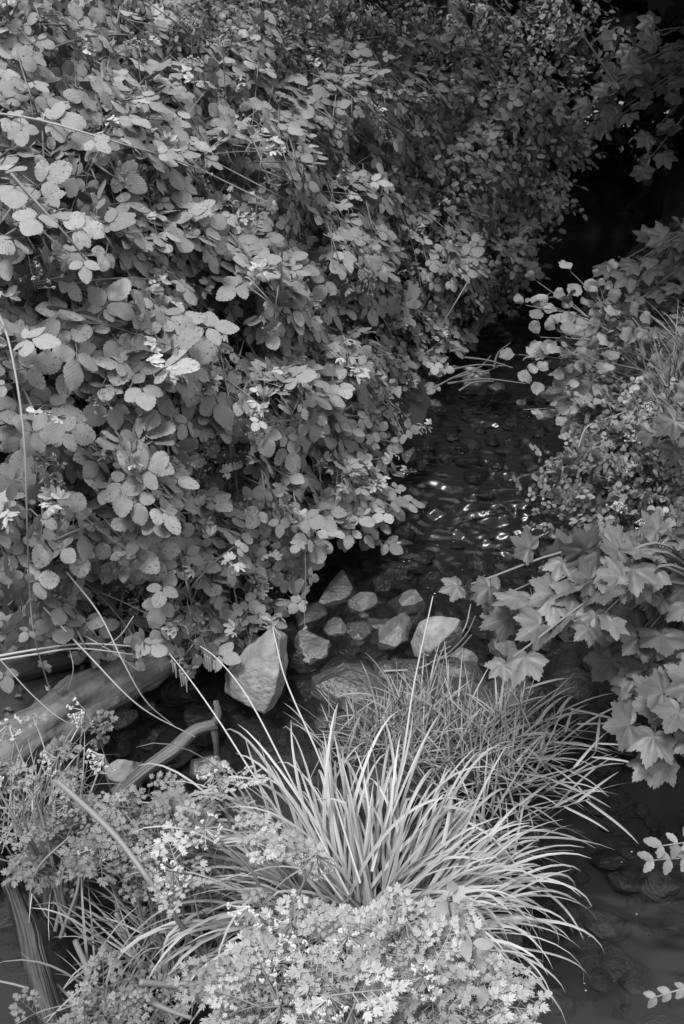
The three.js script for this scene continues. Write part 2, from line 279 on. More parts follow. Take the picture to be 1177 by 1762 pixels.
stone([[643, 1085], [655, 1065], [700, 1046], [717, 1070], [708, 1090], [680, 1106], [660, 1102]], .04, [.1, .93, .3], .1, 1, 'grey flat topped stone beside the pale blocky stone', { seed: 4 });
stone([[578, 985], [590, 966], [612, 974], [642, 1000], [620, 1022], [560, 1040], [535, 1045], [545, 1022]], .02, [.05, 1, .1], .1, 1, 'large dark slab farthest up the stony shallows, under the dangling bramble', { detail: 16, seed: 5 });
stone([[600, 1028], [620, 1016], [648, 1020], [650, 1040], [605, 1050]], .025, [.1, .95, .2], .07, 1, 'small light edged slab lying against the large dark slab', { seed: 6 });
stone([[545, 1062], [580, 1056], [600, 1068], [590, 1088], [565, 1092]], .02, [-.1, .95, .2], .08, 1, 'dark wedge shaped stone below the small light edged slab', { seed: 7 });
stone([[495, 1095], [520, 1082], [575, 1098], [572, 1120], [525, 1134]], .025, [0, .98, .15], .08, 1, 'broad dark slab beside the tall triangular stone', { seed: 8 });
stone([[672, 1020], [705, 1008], [738, 1022], [730, 1040], [690, 1044]], .02, [.05, 1, .1], .08, 1, 'rough dark stone just upstream of the flat topped stone', { seed: 9 });
stone([[772, 1128], [800, 1108], [822, 1130], [815, 1158], [780, 1160]], .035, [0, .95, .25], .08, 1, 'dark square stone at the edge of the thin grass', { seed: 10 });
stone([[850, 1094], [880, 1092], [890, 1112], [870, 1124], [852, 1116]], .05, [.05, .9, .3], .1, 1, 'dark cube shaped stone under the big lobed leaves', { seed: 11 });
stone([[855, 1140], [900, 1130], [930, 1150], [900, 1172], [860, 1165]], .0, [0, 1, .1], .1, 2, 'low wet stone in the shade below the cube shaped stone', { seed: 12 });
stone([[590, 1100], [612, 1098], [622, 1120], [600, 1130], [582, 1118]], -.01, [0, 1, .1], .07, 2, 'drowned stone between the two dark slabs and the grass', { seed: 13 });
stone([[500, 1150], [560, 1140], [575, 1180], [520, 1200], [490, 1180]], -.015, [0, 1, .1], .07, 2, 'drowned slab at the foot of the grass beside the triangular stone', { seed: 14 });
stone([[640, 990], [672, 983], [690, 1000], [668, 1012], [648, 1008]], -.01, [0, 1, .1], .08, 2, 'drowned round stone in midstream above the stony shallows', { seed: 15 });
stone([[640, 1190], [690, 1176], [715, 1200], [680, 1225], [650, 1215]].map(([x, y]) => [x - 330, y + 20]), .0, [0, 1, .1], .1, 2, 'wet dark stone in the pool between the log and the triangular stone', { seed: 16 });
stone([[178, 1318], [200, 1306], [226, 1308], [228, 1340], [190, 1350]], .08, [0, .85, .5], .1, 0, 'rounded pale stone at the lower end of the forked branch', { seed: 17 });
stone([[330, 1300], [370, 1290], [385, 1320], [350, 1345], [325, 1330]], .03, [0, .95, .3], .1, 2, 'dark stone beside the forked branch and the sedge', { seed: 18 });
stone([[797, 632], [825, 622], [840, 634], [820, 648], [800, 646]], .07, [-.1, .9, .3], .1, 0, 'pale stone caught under the heap of twigs', { seed: 19 });
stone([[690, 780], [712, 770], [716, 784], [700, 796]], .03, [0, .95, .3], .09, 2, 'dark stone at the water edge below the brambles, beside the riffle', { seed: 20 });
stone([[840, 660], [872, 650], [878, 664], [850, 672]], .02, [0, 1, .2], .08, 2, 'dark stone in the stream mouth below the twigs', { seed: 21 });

// ---------- dead wood ----------
function logGeo(pts, r0, r1, seg, amp, seed, rings = 60) {
  const b = new Builder(), P = curve(pts, rings); b.tube(P, r0, r1, seg, 1.6);
  for (let k = 0; k <= rings; k++) for (let j = 0; j <= seg; j++) { const i = (k * (seg + 1) + j) * 3, c = P[k], a = (j % seg) / seg * 6.283, f = 1 + amp * (1.6 * noise(Math.cos(a) * 1.4, Math.sin(a) * 1.4, k * .06 + seed) + .7 * noise(Math.cos(a) * 5, Math.sin(a) * 5, k * .03 + seed) + .45 * noise(Math.cos(a) * 13, Math.sin(a) * 13, k * .05 + seed) + .25 * noise(Math.cos(a) * 4, Math.sin(a) * 4, k * .6 + seed)); for (let q = 0; q < 3; q++) { const cc = [c.x, c.y, c.z][q]; b.p[i + q] = cc + (b.p[i + q] - cc) * f; } }
  return b.geo();
}
single('fallen_log', 'thick weathered log lying on the muddy bank under the brambles', 'log', logGeo([pixY(-130, 1400, .2), pixY(-20, 1318, .16), pixY(110, 1230, .13), pixY(215, 1165, .12), pixY(290, 1120, .1)], .09, .07, 48, .16, 3, 140), M.log);
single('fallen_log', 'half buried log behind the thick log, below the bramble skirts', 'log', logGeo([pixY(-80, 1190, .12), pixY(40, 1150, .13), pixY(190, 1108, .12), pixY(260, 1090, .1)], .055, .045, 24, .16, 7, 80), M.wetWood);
{
  const root = thing('forked_branch', 'crooked forked dead branch lying in the pool beside the sedge', 'branch', pixY(230, 1345, .03));
  part(root, 'limb', logGeo([pixY(195, 1370, .03), pixY(250, 1325, .05), pixY(300, 1290, .06), pixY(335, 1258, .08), pixY(372, 1246, .1)], .021, .017, 10, .2, 4, 40), M.log, V(0, 0, 0));
  part(root, 'fork', logGeo([pixY(362, 1250, .09), pixY(374, 1232, .12), pixY(371, 1206, .15)], .013, .009, 8, .2, 5, 14), M.log, V(0, 0, 0));
  part(root, 'fork', logGeo([pixY(366, 1250, .09), pixY(371, 1275, .05), pixY(373, 1300, 0)], .012, .008, 8, .2, 6, 14), M.log, V(0, 0, 0));
}
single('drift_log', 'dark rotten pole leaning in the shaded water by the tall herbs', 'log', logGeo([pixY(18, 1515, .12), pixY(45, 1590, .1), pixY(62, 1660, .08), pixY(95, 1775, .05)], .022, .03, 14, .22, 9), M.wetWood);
single('drift_log', 'short thin stake standing in the mud beside the rotten pole', 'log', logGeo([pixY(84, 1455, .25), pixY(86, 1510, .14), pixY(84, 1572, 0)], .017, .016, 8, .2, 12, 20), M.log);
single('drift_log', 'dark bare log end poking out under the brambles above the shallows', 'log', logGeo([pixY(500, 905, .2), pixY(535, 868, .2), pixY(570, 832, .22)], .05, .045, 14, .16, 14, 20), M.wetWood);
{
  const r = rng(31);
  const tw = [[[770, 660], [830, 652], [905, 660]], [[760, 640], [820, 628], [870, 630]], [[800, 615], [840, 620], [882, 633]], [[775, 652], [815, 640], [845, 612]], [[790, 672], [815, 658], [850, 656]], [[850, 632], [858, 606], [878, 590]], [[780, 630], [830, 640], [868, 626]], [[745, 668], [790, 645], [830, 630]]];
  tw.forEach((q, k) => single('twig', 'thin bare driftwood twig lodged at the far water edge', 'twig', new Builder().tube(curve(q.map(([x, y], j) => pixY(x, y, .06 + .03 * (k % 3) + .02 * j)), 10), .006, .003, 5).geo(), M.twig, null, 'driftwood twigs at the stream mouth'));
  const rim = [[[735, 1128], [775, 1112], [800, 1080], [810, 1040]], [[700, 1150], [750, 1138], [800, 1095], [818, 1060]], [[660, 1155], [720, 1150], [770, 1125]], [[740, 1140], [780, 1125], [812, 1092]]];
  rim.forEach((q, k) => single('twig', 'thin dead stalk caught around the pale blocky stone', 'twig', new Builder().tube(curve(q.map(([x, y]) => pixY(x, y, .03 + .015 * k)), 12), .004, .002, 5).geo(), k % 2 ? M.twig : M.paleCane, null, 'dead stalks round the pale stone'));
}

// ---------- leaf shapes ----------
const I4 = () => new THREE.Matrix4();
const rotated = (x, y, z, a, tilt = 0, roll = 0) => I4().makeTranslation(x, y, z).multiply(I4().makeRotationZ(a)).multiply(I4().makeRotationX(tilt)).multiply(I4().makeRotationY(roll));
const brambleLeaves = [], r0 = rng(11);
for (let k = 0; k < 16; k++) {                                  // leaves of three or five toothed leaflets on one stalk, sized for a 70 mm end leaflet
  const b = new Builder(), five = k % 4 === 3, pet = r0.r(.035, .06), L = .074, o = () => ({ seed: r0() * 9, fold: r0.r(.02, .16), droop: r0.r(.0, .16), wave: r0.r(.02, .06), cup: r0.r(.04, .16) });
  b.tube([V(0, 0, -.01), V(0, pet * .6, -.002), V(0, pet, 0)], .0015, .0011, 4); b.tube([V(0, pet, 0), V(0, pet + .016, .001)], .0011, .0009, 4);
  b.leaflet(rotated(0, pet + .014, 0, r0.n() * .12, -.1 + r0.n() * .2, r0.n() * .2), { len: L, ratio: r0.r(.7, .88), rows: 14, peak: r0.r(.74, .9), blunt: .66, tooth: .032, ...o() });
  for (const s of [-1, 1]) b.leaflet(rotated(s * .003, pet - .002, 0, -s * r0.r(1.0, 1.35), r0.n() * .25, r0.n() * .3), { len: L * r0.r(.74, .92), ratio: r0.r(.64, .8), rows: 12, peak: .82, blunt: .66, tooth: .032, ...o() });
  if (five) for (const s of [-1, 1]) b.leaflet(rotated(s * .003, pet - .008, -.002, -s * r0.r(1.9, 2.2), r0.n() * .25, r0.n() * .3), { len: L * r0.r(.5, .62), ratio: .58, rows: 10, peak: .85, blunt: .72, tooth: .028, ...o() });
  brambleLeaves.push(b.geo());
}
const innerLeaves = [], plainLobed = [];                         // lighter shapes for the crowded inside and the crowns overhead
for (let k = 0; k < 3; k++) { const b = new Builder(); for (const a of [0, -1.2, 1.2]) b.leaflet(rotated(0, .045, 0, a + r0.n() * .15, r0.n() * .25, r0.n() * .3), { len: a ? .056 : .068, ratio: .7, rows: 4, blunt: .62, tooth: 0, fold: .12, seed: k }); innerLeaves.push(b.geo()); }
for (let k = 0; k < 3; k++) { const b = new Builder(); b.palmate(I4().makeTranslation(0, .06, 0), [[0, 1], [12, .78], [24, .6], [34, .7], [48, .92], [60, .76], [78, .58], [100, .68], [124, .5], [180, .1]], { size: .1, droop: r0.r(.05, .3), pleat: .03, seed: k, rings: [1] }); plainLobed.push(b.geo()); }
const youngLeaves = [];
for (let k = 0; k < 5; k++) { const b = new Builder(); for (let j = 0; j < 5; j++) b.leaflet(rotated(0, .004, 0, (j - 2) * r0.r(.5, .75), -r0.r(.1, .7), r0.n() * .4), { len: .034 * r0.r(.7, 1.15), ratio: r0.r(.36, .55), rows: 6, tooth: .09, fold: .45, droop: r0.r(-.2, .3), seed: j + k }); youngLeaves.push(b.geo()); }
const ivyLeaves = [];
for (let k = 0; k < 6; k++) { const b = new Builder(); b.tube([V(0, 0, -.006), V(0, .012, 0)], .0009, .0007, 3); b.leaflet(rotated(0, .011, 0, r0.n() * .2, r0.n() * .3), { len: .036 * r0.r(.8, 1.2), ratio: r0.r(.5, .75), rows: 6, peak: .75, tooth: .1, fold: .3, droop: r0.r(.1, .35), seed: k }); ivyLeaves.push(b.geo()); }
const plainIvy = []; for (let k = 0; k < 3; k++) { const b = new Builder(); b.leaflet(rotated(0, .011, 0, 0, r0.n() * .3), { len: .036, ratio: r0.r(.5, .75), rows: 4, peak: .75, tooth: .1, fold: .3, droop: r0.r(.1, .35), seed: k }); plainIvy.push(b.geo()); }
const alderLeaves = [];
for (let k = 0; k < 6; k++) { const b = new Builder(); b.tube([V(0, 0, -.006), V(0, .018, 0)], .0012, .0009, 4); b.leaflet(rotated(0, .017, 0, r0.n() * .15, r0.n() * .2), { len: .062 * r0.r(.85, 1.1), ratio: r0.r(.86, 1), rows: 10, peak: 1.12, blunt: .5, tooth: .045, fold: r0.r(.1, .55), cup: r0.r(.05, .5), droop: r0.r(-.1, .4), wave: r0.r(.1, .22), notch: .22, seed: k }); alderLeaves.push(b.geo()); }
const SYC = [[0, 1], [3, .93], [7, .84], [9, .87], [13, .73], [16, .78], [19, .7], [24, .62], [29, .63], [33, .71], [36, .65], [40, .79], [42, .78], [47, .93], [51, .9], [55, .82], [58, .84], [62, .72], [66, .75], [71, .68], [78, .6], [85, .6], [90, .65], [95, .6], [101, .69], [107, .7], [113, .6], [118, .6], [126, .52], [138, .44], [152, .32], [166, .27], [176, .14], [180, .08]];
const sycLeaves = [];
for (let k = 0; k < 6; k++) { const b = new Builder(), pet = .075, half = SYC.map(([a, q]) => [a, q * (1 + .1 * noise(a * .13, k * 5.1, 0))]); b.tube([V(0, 0, -.035), V(0, pet * .5, -.012), V(0, pet, 0)], .0024, .0018, 5); b.palmate(I4().makeTranslation(0, pet, 0), half, { size: .1, droop: r0.r(-.05, .4), pleat: r0.r(.015, .05), seed: k * 2.7 }); sycLeaves.push(b.geo()); }
const LOBED = [[0, 1], [7, .78], [13, .86], [20, .5], [28, .84], [34, .72], [40, .78], [50, .4], [60, .62], [68, .56], [80, .26], [130, .1], [180, .06]];
function frond(r, pairs, len, leafLen) {                         // feathery leaf of wedge shaped, cut leaflets
  const b = new Builder(), pts = []; const bend = r.r(.1, .35);
  const at = t => V(0, t * len, -bend * t * t * len); for (let k = 0; k <= 6; k++) pts.push(at(k / 6)); b.tube(pts, .0026, .001, 4);
  const put = (o, a, s) => b.palmate(rotated(o.x, o.y, o.z, a, r.n() * .4, r.n() * .5), LOBED.map(([q, w]) => [q, w * (1 + .12 * r.n())]), { size: s, droop: r.r(0, .3), pleat: .03, rings: [1], seed: r() * 9 });
  for (let k = 0; k < pairs; k++) { const t = .35 + .55 * k / pairs, o = at(t), pl = len * .34 * (1 - .5 * k / pairs);
    for (const s of [-1, 1]) { const a = -s * r.r(.8, 1.1), d = V(Math.sin(-a), Math.cos(a), r.n() * .3), e = o.clone().addScaledVector(d, pl); b.tube([o, e], .0013, .0007, 3);
      put(e, a + r.n() * .3, leafLen * r.r(.8, 1.15)); for (const q of [-1, 1]) put(o.clone().addScaledVector(d, pl * r.r(.45, .75)), a - q * r.r(.7, 1), leafLen * r.r(.6, .9)); } }
  const e = at(1); put(e, r.n() * .3, leafLen * 1.1); for (const q of [-1, 1]) put(at(.93), -q * .9, leafLen * .85);
  return b.geo();
}
const fronds = []; for (let k = 0; k < 7; k++) fronds.push(frond(r0, 4 + (k % 2), r0.r(.12, .16), r0.r(.017, .023)));
function umbelGeo(r, rays, R, blossom) {
  const b = new Builder();
  for (let k = 0; k < rays; k++) { const a = k / rays * 6.283 + r.n() * .2, el = Math.acos(1 - r() * .75), d = V(Math.cos(a) * Math.sin(el), Math.cos(el), Math.sin(a) * Math.sin(el)), L = R * r.r(.8, 1.1), e = d.clone().multiplyScalar(L).add(V(0, -.12 * L * Math.sin(el), 0)); b.tube([V(0, 0, 0), d.clone().multiplyScalar(L * .5), e], .0017, .0011, 3);
    for (let j = 0; j < 9; j++) { const q = d.clone().add(V(r.n(), r.n() + .3, r.n()).multiplyScalar(.8)).normalize().multiplyScalar(R * .2).add(e); b.tube([e, q], .0006, .0005, 3); b.ball(q, blossom * r.r(.7, 1.2), 0, 1.2); } }
  return b.geo();
}
const umbels = []; for (let k = 0; k < 4; k++) umbels.push(umbelGeo(r0, 13 + k * 2, r0.r(.038, .05), .0024));
const berryTrusses = [];
for (let k = 0; k < 4; k++) { const b = new Builder(), main = [V(0, 0, 0), V(.005, .04, -.004), V(.0, .085, -.02)]; b.tube(curve(main, 5), .0016, .0009, 4); for (let j = 0; j < 13; j++) { const o = V(.002, .02 + .065 * j / 13, -.008), q = V(r0.n() * .05, .03 + .07 * j / 13 + r0.n() * .02, r0.n() * .035 + .005); b.tube([o, q], .0007, .0006, 3); const n = 3 + r0.i(4); for (let i = 0; i < n; i++) b.ball(q.clone().add(V(r0.n(), r0.n(), r0.n()).multiplyScalar(.0042)), .0034, 0); } berryTrusses.push(b.geo()); }

// ---------- the surface that the brambles make over the steep bank ----------
const CTRL = [[-250, -150, 3.3], [-250, 300, 2.5], [-250, 800, 2.3], [-250, 1120, 2.6], [0, 100, 2.95], [0, 400, 2.55], [0, 700, 2.5], [0, 950, 2.6], [50, 1100, 2.85], [200, 50, 3.6], [200, 250, 3.0], [200, 450, 2.75], [250, 650, 2.75], [200, 900, 2.8], [300, 1050, 3.0], [400, 100, 4.1], [450, 300, 3.6], [450, 500, 3.4], [450, 700, 3.3], [450, 900, 3.25], [480, 1030, 3.35], [400, -150, 5], [600, 50, 5.1], [600, 250, 4.6], [580, 450, 4.1], [620, 650, 3.95], [640, 880, 3.8], [680, 760, 4.1], [750, 80, 5.7], [780, 300, 5.7], [720, 500, 5.2], [740, 620, 5.1], [850, 600, 5.8], [900, 100, 6.1], [900, 350, 6.0], [880, 550, 6.0], [1000, 100, 6.3], [1000, 300, 6.3], [800, -150, 6.2]];
function deep(px, py) { let s = 0, w = 0; for (const [x, y, d] of CTRL) { const q = ((px - x) ** 2 + (py - y) ** 2 + 1500) ** -1.6; s += q * d; w += q; } const D = s / w; return D + .36 * noise(px / 105, py / 105, 2) + .1 * noise(px / 45, py / 45, 6); }
const SKIN = [[-260, -200], [1040, -200], [1100, 60], [1010, 260], [940, 380], [880, 545], [750, 625], [672, 665], [668, 790], [645, 880], [570, 885], [525, 930], [470, 1020], [390, 1085], [315, 1170], [240, 1150], [100, 1120], [-260, 1130]];
const inside = (poly, x, y) => { let c = false; for (let i = 0, j = poly.length - 1; i < poly.length; j = i++) { const [a, b] = poly[i], [d, e] = poly[j]; if (b > y !== e > y && x < (d - a) * (y - b) / (e - b) + a) c = !c; } return c; };
function skinAt(px, py, off = 0) { const D = deep(px, py), p = pix(px, py, D + off), a = pix(px + 25, py, deep(px + 25, py)), b = pix(px, py + 25, deep(px, py + 25)), o = pix(px, py, D); const n = b.sub(o).cross(a.sub(o)).normalize(); if (n.dot(ray(px, py)) > 0) n.negate(); return { p, n, D }; }
const OPEN = V(.25, .2, .55);                                    // where the open sky over the stream lies
function leafPose(r, n, cane, side) {                            // upper face towards the light, blade hanging out from its cane
  const up = V(0, .55, 0).addScaledVector(n, .6).add(OPEN.clone().multiplyScalar(.6)).add(V(r.n(), r.n(), r.n()).multiplyScalar(.34)).normalize();
  const al = cane.clone().applyAxisAngle(up, side * r.r(.5, 1.5)).add(V(0, -.12, 0)).addScaledVector(n, .2).add(V(r.n(), r.n(), r.n()).multiplyScalar(.5));
  return { up, al };
}
function caneWithLeaves(root, r, P, ns, { rad = .003, mat = M.cane, every = .055, size = 1, tipSize = .75, young = 0, leaves = brambleLeaves, mats = M.bramble, budget = { n: 300 }, bare = 0, gap = 0 } = {}) {
  const C = curve(P, Math.max(6, P.length * 3)), base = C[0];
  part(root, 'cane', new Builder().tube(C.map(q => q.clone().sub(base)), rad, rad * .5, 5).geo(), mat, base);
  let run = r.r(0, every), side = r() < .5 ? 1 : -1, tot = 0; for (let k = 1; k < C.length; k++) tot += C[k].distanceTo(C[k - 1]);
  let done = 0;
  for (let k = 1; k < C.length; k++) { const d = C[k].distanceTo(C[k - 1]); run += d; done += d; if (run < every || done / tot < bare) continue; run = r.r(-.3, .1) * every; side = -side; if (gap && r() < gap * smooth(.02, .2, noise(C[k].x * 4, C[k].y * 4, C[k].z * 4 + 3))) continue; if (budget.n-- <= 0) continue;
    const n = ns[Math.min(ns.length - 1, Math.floor(k / C.length * ns.length))], dir = C[k].clone().sub(C[k - 1]).normalize(), { up, al } = leafPose(r, n, dir, side), f = done / tot, y = f > 1 - young;
    const m = part(root, 'leaf', y ? youngLeaves[r.i(5)] : leaves[r.i(leaves.length)], y ? M.young[r.i(2)] : mats[r.i(mats.length)]);
    setLeaf(m, root, C[k], al, up, (y ? r.r(.8, 1.2) : r.r(.7, 1.15)) * size * (1 + (tipSize - 1) * f)); }
  if (young) { const m = part(root, 'leaf', youngLeaves[r.i(5)], M.young[1]); setLeaf(m, root, C[C.length - 1], C[C.length - 1].clone().sub(C[C.length - 2]), ns[ns.length - 1], size * .9); }
}
function bramble(seed, [cx, cy, rx, ry], canes, label, o = {}) {
  const r = rng(seed), c = skinAt(cx, cy, .6), root = thing('bramble_bush', label, 'bush', ground(c.p.x, c.p.z), 'brambles covering the steep bank'), budget = { n: 295 };
  for (let k = 0; k < canes; k++) {
    let px, py; for (let t = 0; t < 30; t++) { const a = r() * 6.283, q = Math.sqrt(r()); px = cx + Math.cos(a) * q * rx; py = cy + Math.sin(a) * q * ry; if (inside(SKIN, px, py)) break; }
    const dir = (o.dir ?? 55) * Math.PI / 180 + r.n() * 1.5, L = r.r(.28, .75), o0 = Math.pow(r(), 1.3) * (o.depth ?? .34), P = [], ns = [], bend = r.n() * .5; let a = dir;
    const steps = Math.ceil(L / .07);
    for (let j = 0; j <= steps; j++) { const s = skinAt(px, py, o0 + (1 - Math.sin(Math.PI * (.25 + .5 * j / steps))) * .25 - .03); P.push(s.p); ns.push(s.n); const st = .07 * FOCAL / s.D; a += (bend * .2) + (Math.PI / 2 - a) * .06; px += Math.cos(a) * st; py += Math.sin(a) * st; if (!inside(SKIN, px, py) && j > 1) break; }
    caneWithLeaves(root, r, P, ns, { budget, size: (o.size ?? 1) * r.r(.85, 1.15), every: o.every ?? .04, rad: r.r(.002, .004), mats: o.mats ?? M.bramble, gap: .95 });
  }
  for (let k = 0; k < (o.young ?? 5); k++) {                     // pale new shoots
    const s = skinAt(cx + r.n() * rx * 1.1, cy + r.n() * ry * 1.1, -.03), n = 2 + r.i(4);
    for (let j = 0; j < n; j++) { const m = part(root, 'leaf', youngLeaves[r.i(5)], M.young[r.i(2)]); setLeaf(m, root, s.p.clone().add(V(r.n(), r.n(), r.n()).multiplyScalar(.03)), V(r.n(), r.r(0, .8), r.n()).addScaledVector(s.n, .5), V(r.n() * .6, 1, r.n() * .6).addScaledVector(s.n, .6), r.r(.8, 1.2)); } }
  for (let k = 0; k < (o.fruit ?? 6); k++) { const px = cx + r.n() * rx * 1.1, py = cy + r.n() * ry * 1.1; if (!inside(SKIN, px, py)) continue; const s = skinAt(px, py, r.r(-.02, .1)), m = part(root, 'berry_cluster', berryTrusses[r.i(4)], M.berry); setLeaf(m, root, s.p, V(r.n() * .6, -.8, r.n() * .6).addScaledVector(s.n, .5), s.n, r.r(.8, 1.15)); }
  const inner = [];                                              // the crowded leaves inside
  for (let k = 0; k < (o.inner ?? 140); k++) { const px = cx + r.n() * rx * 1.3, py = cy + r.n() * ry * 1.3; if (!inside(SKIN, px, py)) continue; const s = skinAt(px, py, r.r(.3, .65)), { up, al } = leafPose(r, s.n, V(r.n(), -.5, r.n()).normalize(), 1); inner.push(basis(s.p, al, up, r.r(.7, 1.1) * (o.size ?? 1))); }
  for (let q = 0; q < 2; q++) mass(root, 'inner_leaves', innerLeaves[(seed + q) % 3], M.bramble[(seed + q) % 4], inner.filter((_, i) => i % 2 === q));
  return root;
}
const B = bramble;
B(101, [50, 30, 210, 130], 26, 'bramble bush at the top of the bank, above the long arching cane');
B(102, [110, 230, 210, 110], 30, 'broad leaved bramble carrying the long arching cane across the bank', { size: 1.15 });
B(103, [110, 430, 210, 120], 32, 'bramble with the broadest pale leaves and a bright young shoot', { size: 1.22, young: 9 });
B(104, [120, 640, 220, 120], 32, 'bramble behind the long hanging cane, halfway down the bank', { size: 1.15 });
B(105, [110, 840, 220, 120], 30, 'bramble full of green berries above the weathered logs', { fruit: 10 });
B(106, [200, 1020, 240, 80], 26, 'bramble whose skirts hang over the thick log', { fruit: 12, size: .9 });
B(107, [390, 90, 190, 130], 30, 'bramble on top of the bank with pale seed heads among its leaves', { size: .95 });
B(108, [390, 280, 190, 120], 30, 'bramble crossed by the tip of the long arching cane', { size: .95 });
B(109, [400, 470, 170, 110], 30, 'bramble at the middle of the bank beside the pale bare shoot', { size: 1 });
B(110, [400, 650, 180, 110], 30, 'bramble with small pale leaves on thin upright shoots', { young: 9 });
B(111, [380, 830, 180, 110], 30, 'bramble with drooping clusters of green berries over the shallows', { fruit: 12 });
B(112, [430, 980, 150, 80], 24, 'low bramble hanging to the water beside the triangular stone', { fruit: 10, size: .9 });
B(113, [560, 180, 130, 140], 30, 'bramble in the saddle of the bank below the dark thicket', { size: .95 });
B(114, [590, 400, 130, 120], 28, 'bramble around the pale bare shoot on the stream side of the bank', { size: .95 });
B(115, [590, 580, 110, 100], 24, 'bramble above the water edge, just past the pale bare shoot', { size: .95 });
B(116, [640, 720, 90, 90], 20, 'bramble spray hanging over the stream above the riffle');
B(117, [600, 840, 100, 70], 20, 'bramble branch with large drooping leaves dipping to the riffle', { size: 1.15 });
B(118, [725, 120, 90, 110], 13, 'bramble trailing down the ivy below the curved bare cane', { depth: .2, inner: 60 });
B(119, [880, 190, 100, 100], 16, 'bramble cluster with large leaves hung on the small leaved thicket', { depth: .15, inner: 30, young: 1, fruit: 2 });
B(120, [850, 400, 85, 130], 15, 'bramble trailing beside the mouth of the dark tunnel', { depth: .2, inner: 40, young: 1, fruit: 4 });
B(121, [715, 400, 70, 100], 7, 'bramble trailing past the curved ivy trunk', { depth: .2, inner: 60, fruit: 2 });
B(122, [730, 570, 90, 70], 18, 'bramble over the twig heap at the far water edge', { depth: .2, inner: 60, fruit: 2 });

// single long canes that stand clear of the mass
function longCane(seed, pts, off, label, o = {}) { const r = rng(seed), S = pts.map(([x, y, e]) => skinAt(x, y, (e ?? 0) + off)), root = thing('bramble_cane', label, 'cane', S[0].p); caneWithLeaves(root, r, S.map(s => s.p), S.map(s => s.n), o); return root; }
const freeCane = (seed, pts, label, o = {}) => { const r = rng(seed), P = pts.map(([x, y, D]) => pix(x, y, D)), root = thing('bramble_cane', label, 'cane', P[0]); caneWithLeaves(root, r, P, P.map((q, k) => V(.2, .5, .8).normalize()), o); return root; };
longCane(201, [[-60, 190], [60, 205], [200, 245], [340, 290], [468, 352]], -.1, 'long arching bramble cane with a pale leafy tip', { mat: M.paleCane, rad: .004, every: .06, young: .25, tipSize: .5 });
longCane(202, [[500, 470], [515, 520], [545, 575], [585, 615]], -.12, 'pale bare bramble shoot ending in bright young leaves', { mat: M.paleCane, rad: .0045, every: .06, young: .3, tipSize: .6, bare: .1 });
longCane(203, [[-10, 520], [18, 600], [40, 740], [46, 880], [50, 1000], [58, 1090], [85, 1185]], -.14, 'long pale cane hanging straight down over the logs', { mat: M.paleCane, rad: .0032, every: .08, young: .1, tipSize: .35, size: .95 });
longCane(204, [[462, 610], [455, 660], [452, 715], [450, 765]], -.08, 'thin shoot with small paired pale leaves', { rad: .0018, every: .045, size: .6, mats: M.young });
freeCane(205, [[505, 850, 3.25], [522, 920, 3.2], [526, 1000, 3.2], [524, 1065, 3.2], [530, 1130, 3.2]], 'dangling bramble shoot hanging over the stony shallows', { rad: .002, every: .07, tipSize: .4, size: .8, young: .25 });
freeCane(206, [[960, -40, 5.6], [985, 30, 5.5], [1020, 85, 5.45], [1058, 142, 5.5]], 'pale bare shoot arching out of the thicket above the dark tunnel', { mat: M.paleCane, rad: .008, every: .12, young: .6, size: 1.2, bare: .4 });
longCane(207, [[655, 198], [700, 232], [738, 280], [762, 318]], -.15, 'curved bare cane across the dark gap in the ivy', { mat: M.twig, rad: .006, every: .3, bare: .9 });
longCane(208, [[790, 82], [830, 90], [858, 118], [872, 150]], -.12, 'bowed bare cane over the large leaved cluster', { mat: M.twig, rad: .006, every: .3, bare: .9 });
longCane(209, [[255, 430], [300, 470], [350, 520], [385, 575]], -.1, 'sloping cane with bright young tips over the broad leaves', { rad: .003, every: .07, young: .3, size: .9 });
freeCane(210, [[20, 300, 2.6], [60, 345, 2.5], [110, 400, 2.5], [150, 450, 2.55]], 'short thick cane between the broadest pale leaves', { rad: .005, every: .06, size: 1.1 });
freeCane(211, [[760, 560, 5.2], [790, 510, 5.1], [815, 465, 5.2], [830, 400, 5.4]], 'thin pale vine climbing towards the tunnel mouth', { mat: M.paleCane, rad: .004, every: .1, bare: .5 });

